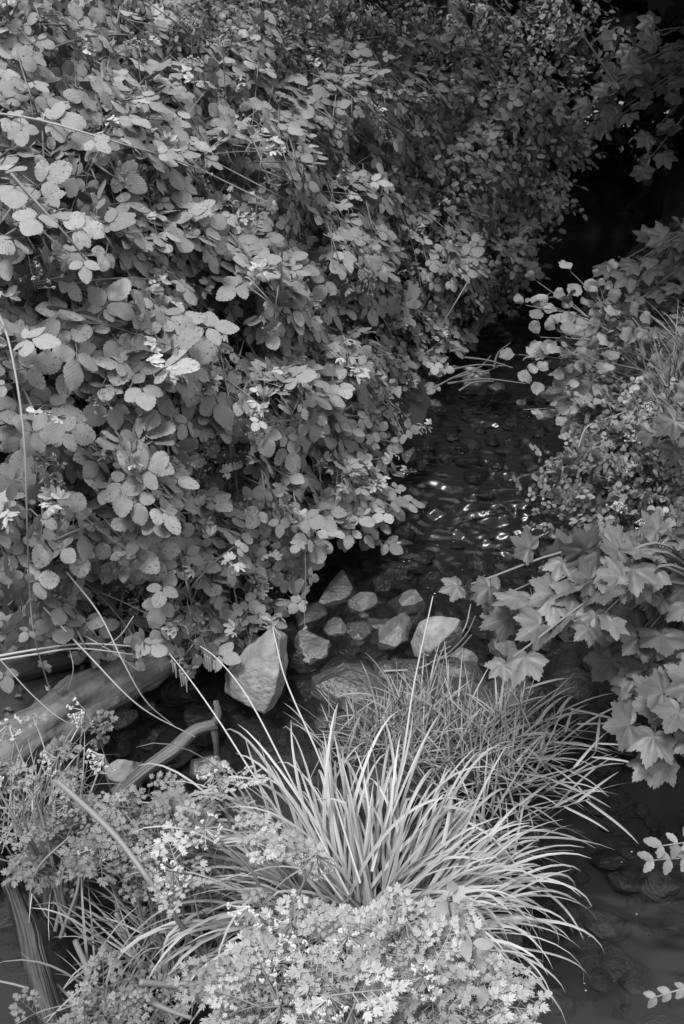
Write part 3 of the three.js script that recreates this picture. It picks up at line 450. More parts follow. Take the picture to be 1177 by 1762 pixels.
// ---------- small leaved thicket and ivy hung on the old tree ----------
function thicket(seed, [cx, cy, rx, ry], count, label, { off = [.1, .45], size = 1, mats = M.ivy, geos = ivyLeaves, name = 'ivy_mass', cat = 'ivy' } = {}) {
  const r = rng(seed), c = skinAt(cx, cy, .5), root = thing(name, label, cat, ground(c.p.x, c.p.z), 'small leaved climbers round the tunnel'), rest = geos.map(() => []);
  let made = 0;
  for (let k = 0; k < count; k++) {                              // sprigs: a twig with leaves along it
    const px = cx + r.n() * rx * 1.25, py = cy + r.n() * ry * 1.25; if (!inside(SKIN, px, py)) continue;
    const s = skinAt(px, py, r.r(...off)), d = V(r.n(), r.n() - .7, r.n()).addScaledVector(s.n, .5).normalize(), n = 5 + r.i(5), L = r.r(.08, .18) * size;
    for (let j = 0; j < n; j++) { const o = s.p.clone().addScaledVector(d, L * j / n), up = V(0, .5, 0).addScaledVector(s.n, .6).add(V(r.n(), r.n(), r.n()).multiplyScalar(.6)).normalize(), al = d.clone().applyAxisAngle(up, (j % 2 ? 1 : -1) * r.r(.4, 1.2)), sc = r.r(.7, 1.2) * size, g = r.i(geos.length);
      if (made < 280 && k % 3 === 0) { made++; const m = part(root, 'leaf', geos[g], mats[r.i(mats.length)]); setLeaf(m, root, o, al, up, sc); } else rest[g].push(basis(o, al, up, sc)); }
    if (k % 4 === 0) part(root, 'twig', new Builder().tube([V(0, 0, 0), d.clone().multiplyScalar(L * .6), d.clone().multiplyScalar(L)], .0025, .001, 4).geo(), M.cane, s.p);
  }
  rest.forEach((l, g) => l.length && mass(root, 'leaves', plainIvy[g % 3], mats[g % mats.length], l));
  return root;
}
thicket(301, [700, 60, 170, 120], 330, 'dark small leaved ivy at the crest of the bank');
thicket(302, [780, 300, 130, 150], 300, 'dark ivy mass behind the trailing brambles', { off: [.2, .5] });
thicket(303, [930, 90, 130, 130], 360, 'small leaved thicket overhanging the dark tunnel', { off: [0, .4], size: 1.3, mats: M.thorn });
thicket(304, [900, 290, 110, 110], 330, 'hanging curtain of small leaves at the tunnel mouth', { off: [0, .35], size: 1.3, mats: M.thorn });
thicket(305, [820, 480, 90, 100], 260, 'ivy draped round the foot of the old trunk', { off: [.1, .4] });
thicket(306, [560, 40, 200, 90], 300, 'ivy showing between the brambles on top of the bank', { off: [.1, .4] });
thicket(307, [330, 40, 200, 90], 260, 'fine leaved undergrowth behind the pale seed heads', { off: [.1, .4] });
thicket(308, [640, 560, 80, 160], 200, 'fine trailing weed between the brambles above the water edge', { off: [.05, .3], size: .8 });
{ // the old trunk and its roots
  const root = thing('old_tree', 'old gnarled tree draped with ivy beside the dark tunnel', 'tree', pixY(800, 600, .1));
  const trunk = [[[745, 500, 5.55], [790, 470, 5.6], [815, 430, 5.7], [822, 370, 5.9], [815, 250, 6.2], [800, 60, 6.6], [790, -250, 7.2]], [[770, 560, 5.7], [812, 500, 5.75], [835, 430, 5.85], [845, 340, 6.0]], [[800, 590, 5.8], [835, 530, 5.85], [845, 470, 5.9]]];
  trunk.forEach((q, k) => part(root, k ? 'root' : 'trunk', logGeo(q.map(a => pix(...a)), [.05, .05, .04][k], [.12, .035, .03][k], 10, .2, k * 3, 40), M.bark, V(0, 0, 0)));
}
function crownLeaves(r, n, boxes, size) { const l = []; for (let k = 0; k < n; k++) { const [cx, cy, cz, rx, ry, rz] = boxes[r.i(boxes.length)]; let q; do q = V(r.r(-1, 1), r.r(-1, 1), r.r(-1, 1)); while (q.length() > 1); const f = Math.pow(q.length(), -.35); q.multiplyScalar(Math.min(f, 1.6)); if (q.length() > 1) q.normalize(); l.push(basis(V(cx + q.x * rx, cy + q.y * ry, cz + q.z * rz), V(r.n(), r.n() - .5, r.n()), V(r.n() * .5, 1, r.n() * .5), size * r.r(.8, 1.2))); } return l; }
function tree(seed, name, label, trunk, r0, r1, limbs, geos, mats, boxes, n, size) {
  const r = rng(seed), root = thing(name, label, 'tree', trunk[0]);
  part(root, 'trunk', logGeo(trunk, r0, r1, 14, .12, seed, 40), M.bark, V(0, 0, 0));
  limbs.forEach((l, k) => part(root, 'limb', logGeo(l, r1 * .7, r1 * .2, 8, .15, seed + k, 16), M.bark, V(0, 0, 0)));
  const c = new THREE.Group(); c.name = 'crown'; root.add(c);
  geos.forEach((g, k) => { const o = mass(root, 'leaves', g, mats[k % mats.length], crownLeaves(r, Math.round(n / 3), boxes, size)); c.add(o); });
  return root;
}
tree(401, 'sycamore_tree', 'tall sycamore whose trunk stands in the dark tunnel', [ground(3.0, -7.8), V(2.9, 1.5, -7.8), V(2.8, 3.2, -7.7), V(2.6, 5.6, -7.4)], .2, .12, [[V(2.85, 2.4, -7.7), V(2.2, 2.9, -6.6), V(1.6, 2.7, -5.9)], [V(2.8, 3, -7.7), V(3.8, 3.6, -6.4), V(4.2, 3.4, -5)], [V(2.7, 3.6, -7.6), V(1.4, 4, -7.8), V(.4, 3.8, -7.6)]], plainLobed, M.sycamore, [[2.8, 3.2, -7.5, 2.0, .9, 1.6], [3.6, 3.1, -6, 1.9, 1.1, 1.7], [1.6, 4.0, -8.2, 2.4, 1.1, 1.8], [3.0, 4.8, -7.6, 2.4, 1.3, 2.2], [3.3, 2.3, -9, 2.2, 1.6, 1.6], [4.4, 2.0, -7.2, 1.4, 1.6, 2.2], [2.3, 3.1, -5.1, 1.7, .6, 1.3], [1.5, 2.85, -4.6, 1.2, .42, .9]], 15500, 1.45);  // nearest crown boxes are out of view, added to shade the right bank
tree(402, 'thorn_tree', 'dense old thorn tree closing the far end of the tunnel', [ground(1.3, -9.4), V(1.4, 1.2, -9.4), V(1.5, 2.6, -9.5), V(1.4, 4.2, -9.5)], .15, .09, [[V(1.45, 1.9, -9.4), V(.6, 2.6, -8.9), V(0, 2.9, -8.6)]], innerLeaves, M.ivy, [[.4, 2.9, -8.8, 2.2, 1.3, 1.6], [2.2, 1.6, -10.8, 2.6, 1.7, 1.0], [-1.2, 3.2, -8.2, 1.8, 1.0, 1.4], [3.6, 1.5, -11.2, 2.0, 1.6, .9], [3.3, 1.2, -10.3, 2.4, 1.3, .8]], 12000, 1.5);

tree(403, 'added_shade_tree', 'broad unseen tree added over the dark tunnel to keep the sky light out', [ground(4.6, -10), V(4.5, 2.5, -10), V(4.2, 4.6, -9.8), V(3.8, 6.5, -9.4)], .26, .15, [[V(4.4, 3.6, -9.9), V(3, 5, -9), V(1.5, 5.6, -8.4)], [V(4.3, 4, -9.9), V(4.8, 5.4, -8.4), V(5, 5.8, -7)]], plainLobed, M.sycamore, [[2.6, 6, -8.8, 2.6, 1, 2.4], [4.4, 5.6, -8.2, 2.4, 1.1, 2.6], [1.2, 5.4, -10.6, 3, 1.5, 1.4], [3.4, 3.2, -12, 3.4, 3, .9], [6, 3.6, -9, 1, 2.8, 2.6]], 9000, 2.1);  // unseen tree, added to block sky light from above and behind
{ // bough and leaf crown added to the old tree to shade the trailing brambles
  const o = scene.getObjectByName('old_tree'), r = rng(77); part(o, 'added_bough', logGeo([pix(800, 60, 6.6), V(.75, 2.75, -5.9), V(.5, 3.0, -5.2)], .04, .012, 8, .15, 3, 16), M.bark, V(0, 0, 0));
  const c = new THREE.Group(); c.name = 'crown'; o.add(c); c.add(mass(o, 'leaves', innerLeaves[0], M.ivy[1], crownLeaves(r, 1050, [[.7, 2.85, -5.4, 1.0, .38, .9]], 1.1)));
}
// sprays of big lobed sycamore leaves: each leaf a part
function spray(seed, label, start, region, count, size, mats, group, { depth = .25, face = V(-.25, .75, .6) } = {}) {
  const r = rng(seed), root = thing('sycamore_branch', label, 'branch', start, group), [cx, cy, rx, ry, D, slope = 0] = region;
  const tips = [];
  for (let k = 0; k < Math.ceil(count / 5); k++) { const px = cx + r.n() * rx * 1.1, py = cy + r.n() * ry * 1.1; tips.push(pix(px, py, D + slope * (py - cy) / 100 + r() * depth)); }
  for (const t of tips) { const mid = start.clone().lerp(t, .55).add(V(0, .12, 0)), C = curve([start, mid, t], 10); part(root, 'twig', new Builder().tube(C.map(q => q.clone().sub(start)), .006, .0022, 5).geo(), M.cane, start);
    for (let j = 0; j < 5; j++) { const o = C[10 - Math.min(7, Math.floor(j * 1.5))], up = face.clone().add(V(r.n(), r.n(), r.n()).multiplyScalar(.6)).normalize(), out = t.clone().sub(start).normalize().applyAxisAngle(up, j === 0 ? r.n() * .4 : (j % 2 ? 1 : -1) * r.r(.5, 1.4)).add(V(0, -.3, .25)), m = part(root, 'leaf', sycLeaves[r.i(6)], mats[r.i(mats.length)]); setLeaf(m, root, o, out, up, size * r.r(.65, 1.15)); } }
  return root;
}
const GS = 'sycamore branches leaning in from the right bank';
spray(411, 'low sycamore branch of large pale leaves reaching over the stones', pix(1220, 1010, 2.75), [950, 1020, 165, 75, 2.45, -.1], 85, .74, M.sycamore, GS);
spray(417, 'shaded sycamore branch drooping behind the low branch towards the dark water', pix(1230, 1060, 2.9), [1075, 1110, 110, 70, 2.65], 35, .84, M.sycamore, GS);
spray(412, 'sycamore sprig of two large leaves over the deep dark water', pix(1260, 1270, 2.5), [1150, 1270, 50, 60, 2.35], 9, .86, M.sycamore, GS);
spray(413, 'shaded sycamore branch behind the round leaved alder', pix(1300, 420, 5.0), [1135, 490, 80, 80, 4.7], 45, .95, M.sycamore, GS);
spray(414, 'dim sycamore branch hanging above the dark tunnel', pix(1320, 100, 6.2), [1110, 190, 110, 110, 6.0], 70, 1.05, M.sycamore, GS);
spray(415, 'sycamore seedling leaves beside the white flower head on the bank', pix(1230, 780, 3.2), [1165, 750, 30, 40, 3.1], 9, .7, M.sycamore, GS);

// alder: round blunt leaves
{
  const r = rng(421), start = pix(1190, 720, 4.1), root = thing('alder_shrub', 'alder shrub with round blunt leaves leaning over the stream', 'shrub', ground(start.x, start.z));
  const tips = [[925, 485, 4.0], [905, 525, 3.95], [893, 610, 3.9], [900, 705, 3.85], [985, 470, 4.05], [950, 640, 3.9], [1000, 540, 4.0], [1060, 530, 4.0], [1110, 600, 3.9], [1125, 640, 3.85], [960, 570, 3.85], [1030, 600, 3.8], [1010, 690, 3.9], [1000, 750, 3.95], [940, 690, 3.85], [1060, 680, 3.95], [1020, 510, 4.1], [980, 610, 3.8], [1080, 560, 3.9], [930, 580, 3.9], [1045, 740, 4.0], [975, 655, 3.85]]; for (let k = 0; k < 14; k++) tips.push([r.r(955, 1110), r.r(540, 740), r.r(3.85, 4.1)]);
  let made = 0;
  for (const t of tips) { const T = pix(...t), w = () => V(r.n() * .06, r.n() * .05, r.n() * .06), C = curve([start, start.clone().lerp(T, .35).add(V(0, .09, 0)).add(w()), start.clone().lerp(T, .7).add(V(0, .05, 0)).add(w()), T], 20); part(root, 'twig', new Builder().tube(C.map(q => q.clone().sub(start)), .006, .0015, 5).geo(), M.cane, start);
    const put = (o, dir, side, s) => { if (made++ > 297) return; const up = V(-.1, .7, .6).add(V(r.n(), r.n(), r.n()).multiplyScalar(1.0)).normalize(), al = dir.clone().applyAxisAngle(up, side * r.r(.4, 1.3)).add(V(0, r.n() * .4, .2)), m = part(root, 'leaf', alderLeaves[r.i(6)], M.alder[r.i(3)]); setLeaf(m, root, o, al, up, s); };
    const n0 = made; for (let j = 20; j >= 12; j -= 2) put(C[j], C[j].clone().sub(C[j - 1]).normalize(), j % 4 ? 1 : -1, r.r(.7, 1.25));
    for (let q = 0; q < 2; q++) { const o = C[12 + r.i(6)], d = T.clone().sub(start).normalize().add(V(r.n() * 1.4, r.n() * 1.1, r.n())).normalize(), e = o.clone().addScaledVector(d, r.r(.07, .13)); part(root, 'twig', new Builder().tube([V(0, 0, 0), e.clone().sub(o)], .0018, .001, 4).geo(), M.cane, o); put(e, d, .3, r.r(.5, 1.1)); put(o.clone().lerp(e, .55), d, 1, r.r(.5, 1)); } }
}

// ---------- grasses ----------
function blade(r, len, W, az, el, bend, { twist = 0, sag = 0, seg = 13, tipDroop = 1.6, kink = 0 } = {}) {
  const b = new Builder(), p = V(0, 0, 0); let e = el, a = az; const ds = len / seg;
  for (let k = 0; k <= seg; k++) {
    const s = k / seg, d = V(Math.cos(a) * Math.cos(e), Math.sin(e), Math.sin(a) * Math.cos(e)), side = V(-Math.sin(a), 0, Math.cos(a)).applyAxisAngle(d, twist * s), nrm = side.clone().cross(d);
    const w = W * .5 * Math.min(1, .55 + s * 3) * Math.pow(Math.max(0, 1 - Math.pow(s, 3.2)), .8) + .0003;
    b.vert(p.x + side.x * w - nrm.x * w * .45, p.y + side.y * w - nrm.y * w * .45, p.z + side.z * w - nrm.z * w * .45, 0, s); b.vert(p.x, p.y, p.z, .5, s); b.vert(p.x - side.x * w - nrm.x * w * .45, p.y - side.y * w - nrm.y * w * .45, p.z - side.z * w - nrm.z * w * .45, 1, s);
    p.addScaledVector(d, ds); if (kink && k === Math.floor(kink * seg)) { e -= .9; a += r.n() * .8; } e -= bend * ds * (.25 + tipDroop * s * s * 1.4) * Math.max(.15, Math.cos(e) + .25); a += sag * ds;
  }
  for (let k = 0; k < seg; k++) for (let j = 0; j < 2; j++) { const q = k * 3 + j; b.i.push(q, q + 3, q + 1, q + 1, q + 3, q + 4); }
  return b.geo();
}
{
  const r = rng(501), c = pixY(625, 1580, .06), root = thing('sedge_clump', 'large pale sedge tussock of long arching blades on the gravel island', 'sedge', c);
  const more = [];
  for (let k = 0; k < 560; k++) {
    const side = k % 3 === 0, az = side ? (k % 2 ? 0 : Math.PI) + r.n() * .8 : r() * 6.283, q = Math.sqrt(r()) * .19, near = Math.sin(az) > .35, o = V(Math.cos(az) * q * 1.1 + r.n() * .07, -.02, Math.sin(az) * q * .8 + r.n() * .05);
    const el = 1.42 - q / .19 * r.r(0, .8) - r() * .45, len = r.r(.28, .58) * (near ? .75 : 1) * (1 + .16 * Math.max(0, -Math.cos(az)) - .16 * Math.max(0, Math.cos(az))), W = r.r(.005, .0105), kink = r() < .14 ? r.r(.45, .8) : 0;
    const g = blade(r, len, W, az + r.n() * .7, Math.max(.3, el), r.r(2.6, 8), { twist: r.n() * 1.3, sag: r.n() * 1.6, kink }), m = r() < .05 ? M.straw : M.sedge[r.i(4)];
    if (k < 290) part(root, 'blade', g, m, c.clone().add(o)); else more.push(g.translate(o.x, o.y, o.z));
  }
  for (let k = 0; k < 70; k++) { const az = r() * 6.283; more.push(blade(r, r.r(.12, .3), .007, az, r.r(-.1, .7), r.r(1, 6), { sag: r.n() * 3, twist: r.n() * 2 }).translate(Math.cos(az) * .12 * r(), -.01, Math.sin(az) * .1 * r())); }
  part(root, 'inner_blades', mergeGeometries(more), M.sedge[1]).userData.kind = 'stuff';
  // flowering stalks with hanging spikes
  const stalk = (pts, spikes, rad = .0022, mat = M.straw) => { const P = curve(pts.map(a => pix(...a)), 24), s = part(root, 'stalk', new Builder().tube(P.map(x => x.clone().sub(P[0])), rad * 1.3, rad * .6, 5).geo(), mat, P[0]); for (const t of spikes) { const o = P[Math.round(t * 24)], l = r.r(.04, .065), b = new Builder(); b.tube([V(0, 0, 0), V(.004, -.008, .003), V(.005, -.02, .004)], .0008, .0008, 3).tube([V(.005, -.02, .004), V(.006, -.02 - l * .5, .004), V(.005, -.02 - l, .003)], .0034, .002, 5); const m = new THREE.Mesh(b.geo(), M.straw); m.name = 'spike'; m.castShadow = m.receiveShadow = true; m.position.copy(o).sub(P[0]); s.add(m); } };
  stalk([[620, 1520, 2.35], [560, 1330, 2.55], [490, 1165, 2.8], [476, 1110, 2.85], [470, 1078, 2.88], [478, 1090, 2.88]], [.72, .8, .88, .94]);
  stalk([[600, 1540, 2.35], [500, 1340, 2.5], [420, 1190, 2.65], [370, 1130, 2.72], [345, 1112, 2.76]], [.8, .86, .92, .97]);
  stalk([[590, 1550, 2.3], [460, 1370, 2.45], [370, 1230, 2.6], [320, 1160, 2.68], [292, 1125, 2.72]], [.78, .84, .89, .94, .98]);
  stalk([[640, 1500, 2.4], [690, 1320, 2.6], [712, 1180, 2.75], [745, 1026, 2.9]], [], .003);
}
function grassClump(seed, label, pts, count, len, wid, group, { mats = M.grass, el = [.5, 1.4], bend = [2, 7], name = 'grass_clump' } = {}) {
  const r = rng(seed), c = pts.reduce((s, q) => s.add(q.clone().multiplyScalar(1 / pts.length)), V(0, 0, 0)), root = thing(name, label, 'grass', c, group);
  for (let k = 0; k < count; k++) { const a = pts[r.i(pts.length)], o = V(a.x + r.n() * .1, 0, a.z + r.n() * .1); o.y = Math.max(height(o.x, o.z), a.y - .05) - .005; const az = r() * 6.283;
    part(root, 'blade', blade(r, r.r(len * .6, len * 1.2), wid * r.r(.7, 1.2), az, r.r(...el), r.r(...bend), { twist: r.n() * 1.6, sag: r.n() * 2, seg: 9, tipDroop: 1 }), mats[r.i(mats.length)], o); }
  return root;
}
const isl = (x, y, h = .06) => pixY(x, y, h);
grassClump(511, 'thin floppy grass between the sedge and the pale blocky stone', [isl(640, 1255), isl(690, 1240), isl(730, 1255), isl(670, 1290), isl(600, 1270), isl(720, 1310)], 290, .2, .0046, 'thin stream grass');
grassClump(512, 'thin floppy grass between the sedge and the sycamore leaves', [isl(780, 1280), isl(820, 1265), isl(850, 1300), isl(800, 1330), isl(890, 1255), isl(760, 1240), isl(720, 1230)], 290, .22, .0046, 'thin stream grass');
grassClump(513, 'thin grass trailing into the dark water beside the sedge', [isl(880, 1350, .02), isl(850, 1400, .03), isl(900, 1300, .01), isl(840, 1460, .03)], 150, .3, .006, 'thin stream grass', { el: [.25, 1.1] });
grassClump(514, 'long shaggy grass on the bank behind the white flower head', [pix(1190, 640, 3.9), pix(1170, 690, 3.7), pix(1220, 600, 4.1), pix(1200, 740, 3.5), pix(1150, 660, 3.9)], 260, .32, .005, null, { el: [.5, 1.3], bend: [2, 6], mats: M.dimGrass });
grassClump(515, 'sparse dead grass at the foot of the bramble bank by the rotten pole', [isl(60, 1420, .1), isl(20, 1440, .1), isl(110, 1440, .1), isl(30, 1390, .12)], 120, .3, .004, null, { mats: [...M.grass, M.straw] });
grassClump(516, 'dark undergrowth of thin blades among the stems of the tall herbs', [isl(240, 1650, .02), isl(300, 1690, .02), isl(200, 1700, .02), isl(340, 1660, .03), isl(280, 1600, .02)], 170, .34, .006, null, { el: [.5, 1.4] });
{ // jointed grass stems leaning over the dark water
  const lean = [[[850, 1330], [930, 1290], [1000, 1240]], [[830, 1350], [940, 1340], [1020, 1300], [1030, 1275]], [[860, 1300], [920, 1250], [985, 1215]], [[850, 1380], [950, 1390], [1015, 1375]], [[800, 1290], [860, 1230], [905, 1180]]];
  lean.forEach((q, k) => { const r = rng(530 + k), P = curve(q.map(([x, y], j) => pixY(x, y, .05 + .05 * j)), 20), root = thing('reed_stem', 'jointed leafy grass stem leaning out over the dark water', 'grass', P[0], 'leaning grass stems');
    part(root, 'stem', new Builder().tube(P.map(a => a.clone().sub(P[0])), .0022, .0012, 5).geo(), M.stem, P[0]);
    for (let j = 4; j <= 20; j += 3) { const d = P[j].clone().sub(P[j - 1]), az = Math.atan2(d.z, d.x) + (j % 2 ? 1 : -1) * r.r(.3, .9); part(root, 'blade', blade(r, r.r(.1, .19), .008, az, r.r(-.1, .6), r.r(2, 6), { seg: 8, twist: r.n() }), M.grass[r.i(3)], P[j]); } });
}
// ---------- dry stalks over the log ----------
const dry = (pts, rad, label, mat = M.straw) => single('dry_stalk', label, 'stalk', new Builder().tube(curve(pts.map(a => pix(...a)), 30), rad, rad * .55, 6).geo(), mat, null, 'dry stalks over the log');
dry([[-40, 1136, 2.75], [60, 1118, 2.78], [140, 1108, 2.82], [256, 1114, 2.9]], .0042, 'bleached stalk bowed level over the log, upper of the pair');
dry([[-40, 1142, 2.74], [60, 1126, 2.77], [130, 1116, 2.8], [228, 1126, 2.88]], .0038, 'bleached stalk bowed level over the log, lower of the pair');
dry([[75, 1045, 2.8], [150, 1125, 2.78], [240, 1215, 2.8], [335, 1268, 2.9]], .003, 'straight pale stalk slanting down across the log to the forked branch');
dry([[115, 985, 2.8], [170, 1055, 2.8], [210, 1135, 2.8], [250, 1205, 2.85], [300, 1250, 2.95]], .003, 'curved pale stalk slanting from the brambles into the pool');
dry([[130, 1085, 2.85], [190, 1120, 2.85], [240, 1155, 2.9]], .0022, 'short thin stalk crossing under the bowed pair');
dry([[0, 1135, 2.7], [60, 1200, 2.6], [110, 1240, 2.55], [170, 1262, 2.6]], .0018, 'wiry thin stalk drooping in front of the log', M.paleCane);
dry([[120, 1118, 2.8], [126, 1150, 2.78], [118, 1185, 2.8]], .0016, 'thin curl hanging from the bowed pair', M.paleCane);
dry([[230, 1060, 2.95], [205, 1095, 2.9], [170, 1118, 2.85]], .002, 'thin crossing stalk at the edge of the berries', M.straw);

// ---------- low undergrowth clothing the earth ----------
for (const [seed, name, label, z0, z1, edge, sign, reach, n] of [[691, 'undergrowth', 'low leafy undergrowth covering the bank under the sycamore and alder', -1.2, -6.2, RIGHT, 1, 1.3, 2600], [692, 'undergrowth', 'low mossy weeds on the muddy shelf round the logs and under the brambles', -1.2, -6.2, LEFT, -1, .7, 2200]]) {
  const r = rng(seed), root = new THREE.Group(); root.name = numbered(name); root.userData = { label, category: 'undergrowth', kind: 'stuff' }; scene.add(root);
  for (let q = 0; q < 2; q++) { const l = []; for (let k = 0; k < n / 2; k++) { const z = r.r(z1, z0), x = lerpT(edge, z) + sign * (Math.pow(r(), 1.3) * reach - .04), h = sign > 0 ? r() * r() * .22 : r() * r() * .07; l.push(basis(V(x, height(x, z) + h, z), V(r.n(), r.r(-.1, .5), r.n()), V(r.n() * .7, 1, r.n() * .7), r.r(.5, 1.3) * (sign > 0 ? 1.2 : .55))); } mass(root, 'leaves', plainIvy[q], M.ivy[q + 1], l).userData = {}; }
}
// ---------- tall umbellifers: hollow stems, cut leaves, flower umbels ----------
function herb(seed, label, base, stems, { leaves = 6, size = 1, flowers = .6, mats = M.herb, from = .4, thick = .005, group = 'tall umbellifers in front of the sedge' } = {}) {
  const r = rng(seed), root = thing('water_dropwort', label, 'herb', base, group);
  for (const top of stems) {
    const T = pix(...top), b = base.clone().add(V(r.n() * .1, 0, r.n() * .08)), mid = b.clone().lerp(T, .55).add(V(r.n() * .05, .05, r.n() * .05)), C = curve([b, mid, T], 16);
    part(root, 'stem', new Builder().tube(C.map(q => q.clone().sub(b)), thick * r.r(.8, 1.3), thick * .4, 6).geo(), M.stem, b);
    for (let k = 0; k < leaves; k++) { const t = from + (1 - from) * (k + r() * .8) / leaves, o = C[Math.min(16, Math.round(t * 16))], az = r() * 6.283, al = V(Math.cos(az), r.r(-.1, .5), Math.sin(az)), up = V(r.n() * .5, 1, r.n() * .5 + .25), m = part(root, 'leaf', fronds[r.i(7)], mats[r.i(mats.length)]); setLeaf(m, root, o, al, up, size * r.r(.75, 1.2)); }
    if (r() < flowers) { const m = part(root, 'umbel', umbels[r.i(4)], r() < .6 ? M.bud : M.flower); setLeaf(m, root, T, V(r.n() * .8, r.n() * .5, .9), V(r.n() * .4, 1, r.n() * .2), 1); m.rotateX(-Math.PI / 2); m.rotateX(Math.PI / 2); }
  }
  return root;
}
const grow = (seed, cx, cy, rx, ry, D, n, slope = 0) => { const r = rng(seed), l = []; for (let k = 0; k < n; k++) { const y = cy + r.n() * ry * 1.2; l.push([cx + r.n() * rx * 1.2, y, D + slope * (y - cy) / 100 + r.r(-.05, .15)]); } return l; };
herb(601, 'leafy umbellifer crowding the front of the sedge tussock', pixY(520, 1790, .08), grow(1, 495, 1700, 65, 60, 1.8, 13, -.12), { leaves: 6, flowers: .35, size: .85, from: .5 });
herb(602, 'umbellifer with starry seed heads at the foot of the sedge', pixY(660, 1780, .08), grow(2, 630, 1700, 90, 60, 1.78, 14, -.12), { leaves: 6, flowers: .5, size: .85, from: .5 });
herb(603, 'umbellifer mixed with broad simple leaves beside the dark water', pixY(780, 1790, .06), grow(3, 760, 1695, 65, 60, 1.85, 10, -.12), { leaves: 5, flowers: .3, size: .8, from: .5 });
herb(604, 'umbellifer bending over the sedge with two open umbels', pixY(560, 1760, .08), [[545, 1470, 2.0], [430, 1560, 1.9], [600, 1610, 1.85], [700, 1590, 1.95], [500, 1590, 1.9], [660, 1640, 1.85]], { leaves: 3, flowers: 1, from: .6, size: .7 });
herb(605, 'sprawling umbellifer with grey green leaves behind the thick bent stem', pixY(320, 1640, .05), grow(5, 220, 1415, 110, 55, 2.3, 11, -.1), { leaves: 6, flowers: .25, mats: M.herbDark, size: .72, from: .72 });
herb(606, 'umbellifer leaning over the log with a wide open umbel', pixY(60, 1560, .05), [[147, 1222, 2.55], [100, 1305, 2.5], [15, 1245, 2.4], [40, 1350, 2.35], [180, 1300, 2.5], [-20, 1330, 2.3], [120, 1380, 2.4]], { leaves: 3, flowers: 1, from: .75, size: .6, mats: M.herbDark });
herb(607, 'umbellifer with a round seed head touching the tips of the sedge', pixY(400, 1620, .05), [[352, 1425, 2.2], [300, 1500, 2.1], [370, 1330, 2.4], [270, 1480, 2.2]], { leaves: 4, flowers: .9, from: .75, size: .8 });
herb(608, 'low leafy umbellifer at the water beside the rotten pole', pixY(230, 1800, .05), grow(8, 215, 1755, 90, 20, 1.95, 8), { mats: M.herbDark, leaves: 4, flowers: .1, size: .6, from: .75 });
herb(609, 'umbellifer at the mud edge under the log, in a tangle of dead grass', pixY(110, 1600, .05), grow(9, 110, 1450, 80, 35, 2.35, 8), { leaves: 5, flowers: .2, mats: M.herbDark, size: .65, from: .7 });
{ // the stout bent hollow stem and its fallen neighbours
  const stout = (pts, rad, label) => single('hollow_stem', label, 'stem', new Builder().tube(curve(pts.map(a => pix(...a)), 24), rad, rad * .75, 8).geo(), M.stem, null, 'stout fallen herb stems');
  stout([[100, 1345, 2.3], [200, 1440, 2.2], [260, 1520, 2.15], [310, 1590, 2.2], [360, 1670, 2.3]], .0075, 'stout pale hollow stem bent across the sprawling leaves');
  stout([[200, 1570, 2.4], [225, 1640, 2.4], [235, 1700, 2.45]], .007, 'short upright hollow stem in the dark under the leaves');
  stout([[250, 1560, 2.4], [240, 1620, 2.4], [235, 1660, 2.45]], .006, 'thin upright hollow stem beside the short one');
  stout([[290, 1560, 2.4], [265, 1600, 2.4], [250, 1650, 2.45]], .008, 'slanting dark hollow stem behind the stout bent one');
  stout([[240, 1690, 2.0], [310, 1700, 2.05], [350, 1725, 2.1]], .007, 'hollow stem lying level above the low leafy herb');
  stout([[230, 1710, 2.0], [290, 1738, 2.0], [330, 1752, 2.0]], .006, 'hollow stem lying level, lower of the two');
  stout([[130, 1620, 2.3], [150, 1680, 2.2], [135, 1740, 2.2]], .007, 'dark hollow stem leaning beside the rotten pole');
}
{ // broad simple leaves in the lower clump
  const r = rng(641), base = pixY(800, 1800, .05), root = thing('balsam_plant', 'broad leaved plant pushing up through the umbellifers beside the dark water', 'plant', base);
  const g = []; for (let k = 0; k < 4; k++) { const b = new Builder(); b.tube([V(0, 0, -.01), V(0, .02, 0)], .0014, .001, 4); b.leaflet(I4().makeTranslation(0, .018, 0), { len: .055, ratio: r.r(.5, .62), rows: 12, peak: .85, blunt: .75, tooth: .035, fold: .2, droop: r.r(.15, .4), seed: k }); g.push(b.geo()); }
  for (const t of [[770, 1545, 1.95], [800, 1610, 1.9], [835, 1690, 1.9]]) { const T = pix(...t), C = curve([base, base.clone().lerp(T, .5).add(V(0, .06, 0)), T], 12); part(root, 'stem', new Builder().tube(C.map(q => q.clone().sub(base)), .0045, .002, 6).geo(), M.stem, base);
    for (let k = 0; k < 8; k++) { const o = C[Math.min(12, 6 + k)], az = k * 2.4 + r.n(), m = part(root, 'leaf', g[r.i(4)], M.herb[r.i(2)]); setLeaf(m, root, o, V(Math.cos(az), r.r(-.2, .5), Math.sin(az)), V(r.n() * .4, 1, .3), r.r(.5, .9)); } }
}
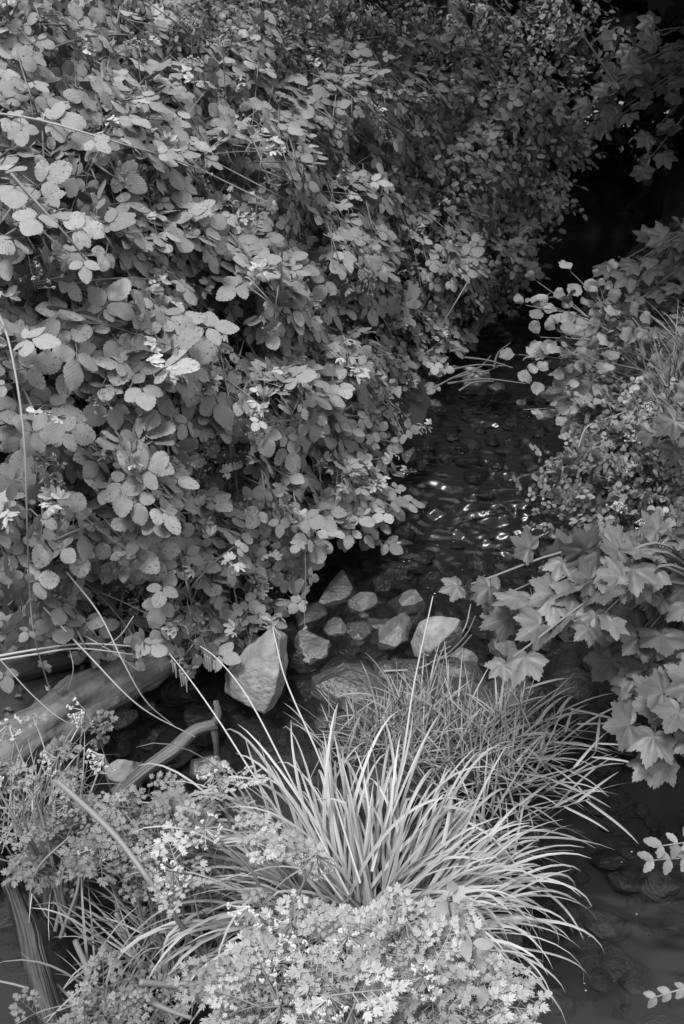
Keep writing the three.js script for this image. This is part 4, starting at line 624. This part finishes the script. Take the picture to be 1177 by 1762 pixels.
function sprig(seed, label, stems, size) {                        // small plants with pointed paired leaves reaching in over the water
  const r = rng(seed), root = thing('nettle_sprig', label, 'plant', pix(...stems[0][0])), b = new Builder(); b.leaflet(I4(), { len: .045, ratio: .55, rows: 8, tooth: .05, fold: .3, droop: .2 }); const g = b.geo();
  for (const s of stems) { const C = curve(s.map(a => pix(...a)), 8); part(root, 'stem', new Builder().tube(C.map(q => q.clone().sub(C[0])), .0025, .0012, 5).geo(), M.stem, C[0]); for (let k = 4; k <= 8; k += 2) for (const q of [-1, 1]) { const d = C[k].clone().sub(C[k - 1]).normalize(), up = V(r.n() * .3, .8, .5), m = part(root, 'leaf', g, M.herbDark[r.i(3)]); setLeaf(m, root, C[k], d.applyAxisAngle(up.clone().normalize(), q * r.r(.5, 1.1)), up, size * r.r(.7, 1.1)); } }
}
sprig(651, 'small pointed leaf sprig reaching over the deep dark water', [[[1230, 1460, 2.3], [1180, 1475, 2.25], [1125, 1480, 2.25]], [[1230, 1470, 2.3], [1190, 1450, 2.25], [1140, 1455, 2.25]]], .9);
sprig(652, 'small drooping sprig low over the dark water, below the pointed one', [[[1240, 1690, 2.0], [1180, 1700, 2.0], [1130, 1715, 2.0]]], .6);
{ // cress-like herb with tiny round leaves on the right bank
  for (const [seed, cx, cy, rx, ry, D, n, label] of [[661, 1040, 850, 90, 70, 3.55, 130, 'mound of tiny round cress leaves spilling into the riffle'], [662, 1110, 800, 80, 80, 3.45, 110, 'tiny leaved cress mixed with white flower heads on the bank'], [663, 1140, 970, 70, 60, 2.85, 60, 'leafy weed behind the low sycamore branch']]) {
    const r = rng(seed), c = pix(cx, cy, D + .2), root = thing('watercress', label, 'herb', ground(c.x, c.z), 'cress on the bank'), b = new Builder(); for (let k = 0; k < 7; k++) b.palmate(rotated(r.n() * .02, .012 + k * .009, r.n() * .008, (k % 2 ? 1 : -1) * r.r(.4, 1.2), r.n() * .5), [[0, 1], [30, .95], [60, .85], [100, .7], [140, .55], [180, .4]], { size: .0115, droop: .2, rings: [1] }); b.tube([V(0, 0, 0), V(0, .04, .002), V(0, .078, 0)], .001, .0006, 3);
    const g = b.geo(), rest = []; for (let k = 0; k < n * 4; k++) { const px = cx + r.n() * rx * 1.2, py = cy + r.n() * ry * 1.2, o = pix(px, py, D + r.r(0, .22) + .1 * noise(px / 40, py / 40, 1)), m4 = basis(o, V(r.n(), r.r(.1, 1.1), r.n() + .2), V(r.n() * .6, .8, .6), r.r(.8, 1.4)); if (k < 260) { const m = part(root, 'leaf', g, M.cress[r.i(2)]); const q = I4().makeTranslation(-root.position.x, -root.position.y, -root.position.z).multiply(m4); q.decompose(m.position, m.quaternion, m.scale); } else rest.push(m4); }
    if (rest.length) mass(root, 'leaves', g, M.cress[0], rest);
    if (seed === 662) for (const t of [[1115, 710, 3.5], [1150, 735, 3.4], [1110, 910, 3.3], [1060, 880, 3.4], [1090, 760, 3.45]]) { const T = pix(...t), m = part(root, 'umbel', umbels[r.i(4)], M.flower, T); m.scale.setScalar(.8); part(root, 'stem', new Builder().tube(curve([V(0, 0, 0), V(.02, -.15, -.03), V(.03, -.35, -.05)], 6), .003, .004, 5).geo(), M.stem, T); }
  }
  const r = rng(671), root = thing('pale_stalk', 'pale bent flower stalk over the cress', 'stalk', pix(1000, 800, 3.5)); part(root, 'stem', new Builder().tube(curve([pix(995, 770, 3.5), pix(1010, 735, 3.5), pix(1060, 715, 3.5), pix(1110, 695, 3.55)], 14), .004, .003, 5).geo(), M.stem, V(0, 0, 0));
}
{ // pale seed heads on top of the bramble bank
  const r = rng(681); for (const [x, y] of [[385, 110], [335, 150], [240, 120], [330, 80]]) { const s = skinAt(x, y, -.1), root = thing('seed_head', 'pale seed head standing up among the brambles on top of the bank', 'flower', s.p, 'pale seed heads on the bank'); part(root, 'umbel', umbels[r.i(4)], M.bud, s.p.clone().add(V(0, .06, 0))); part(root, 'stem', new Builder().tube([V(0, -.25, -.05), V(0, -.1, 0), V(0, .06, 0)], .003, .002, 5).geo(), M.stem, s.p); }
}
{ // a lone leaf on the water
  const b = new Builder(); for (let k = 0; k < 5; k++) b.leaflet(rotated(0, 0, 0, (k - 2) * .6, .1), { len: .05, ratio: .28, rows: 6, tooth: .02, droop: -.1, seed: k }); const q = pixY(660, 944, .012), m = single('floating_leaf', 'small pale split leaf floating above the stony shallows', 'leaf', b.geo(), M.young[0], q); m.rotation.set(-Math.PI / 2, 0, -.9);
}
scene.traverse(o => { if (o.isMesh) o.frustumCulled = false; });
renderer.render(scene, camera);
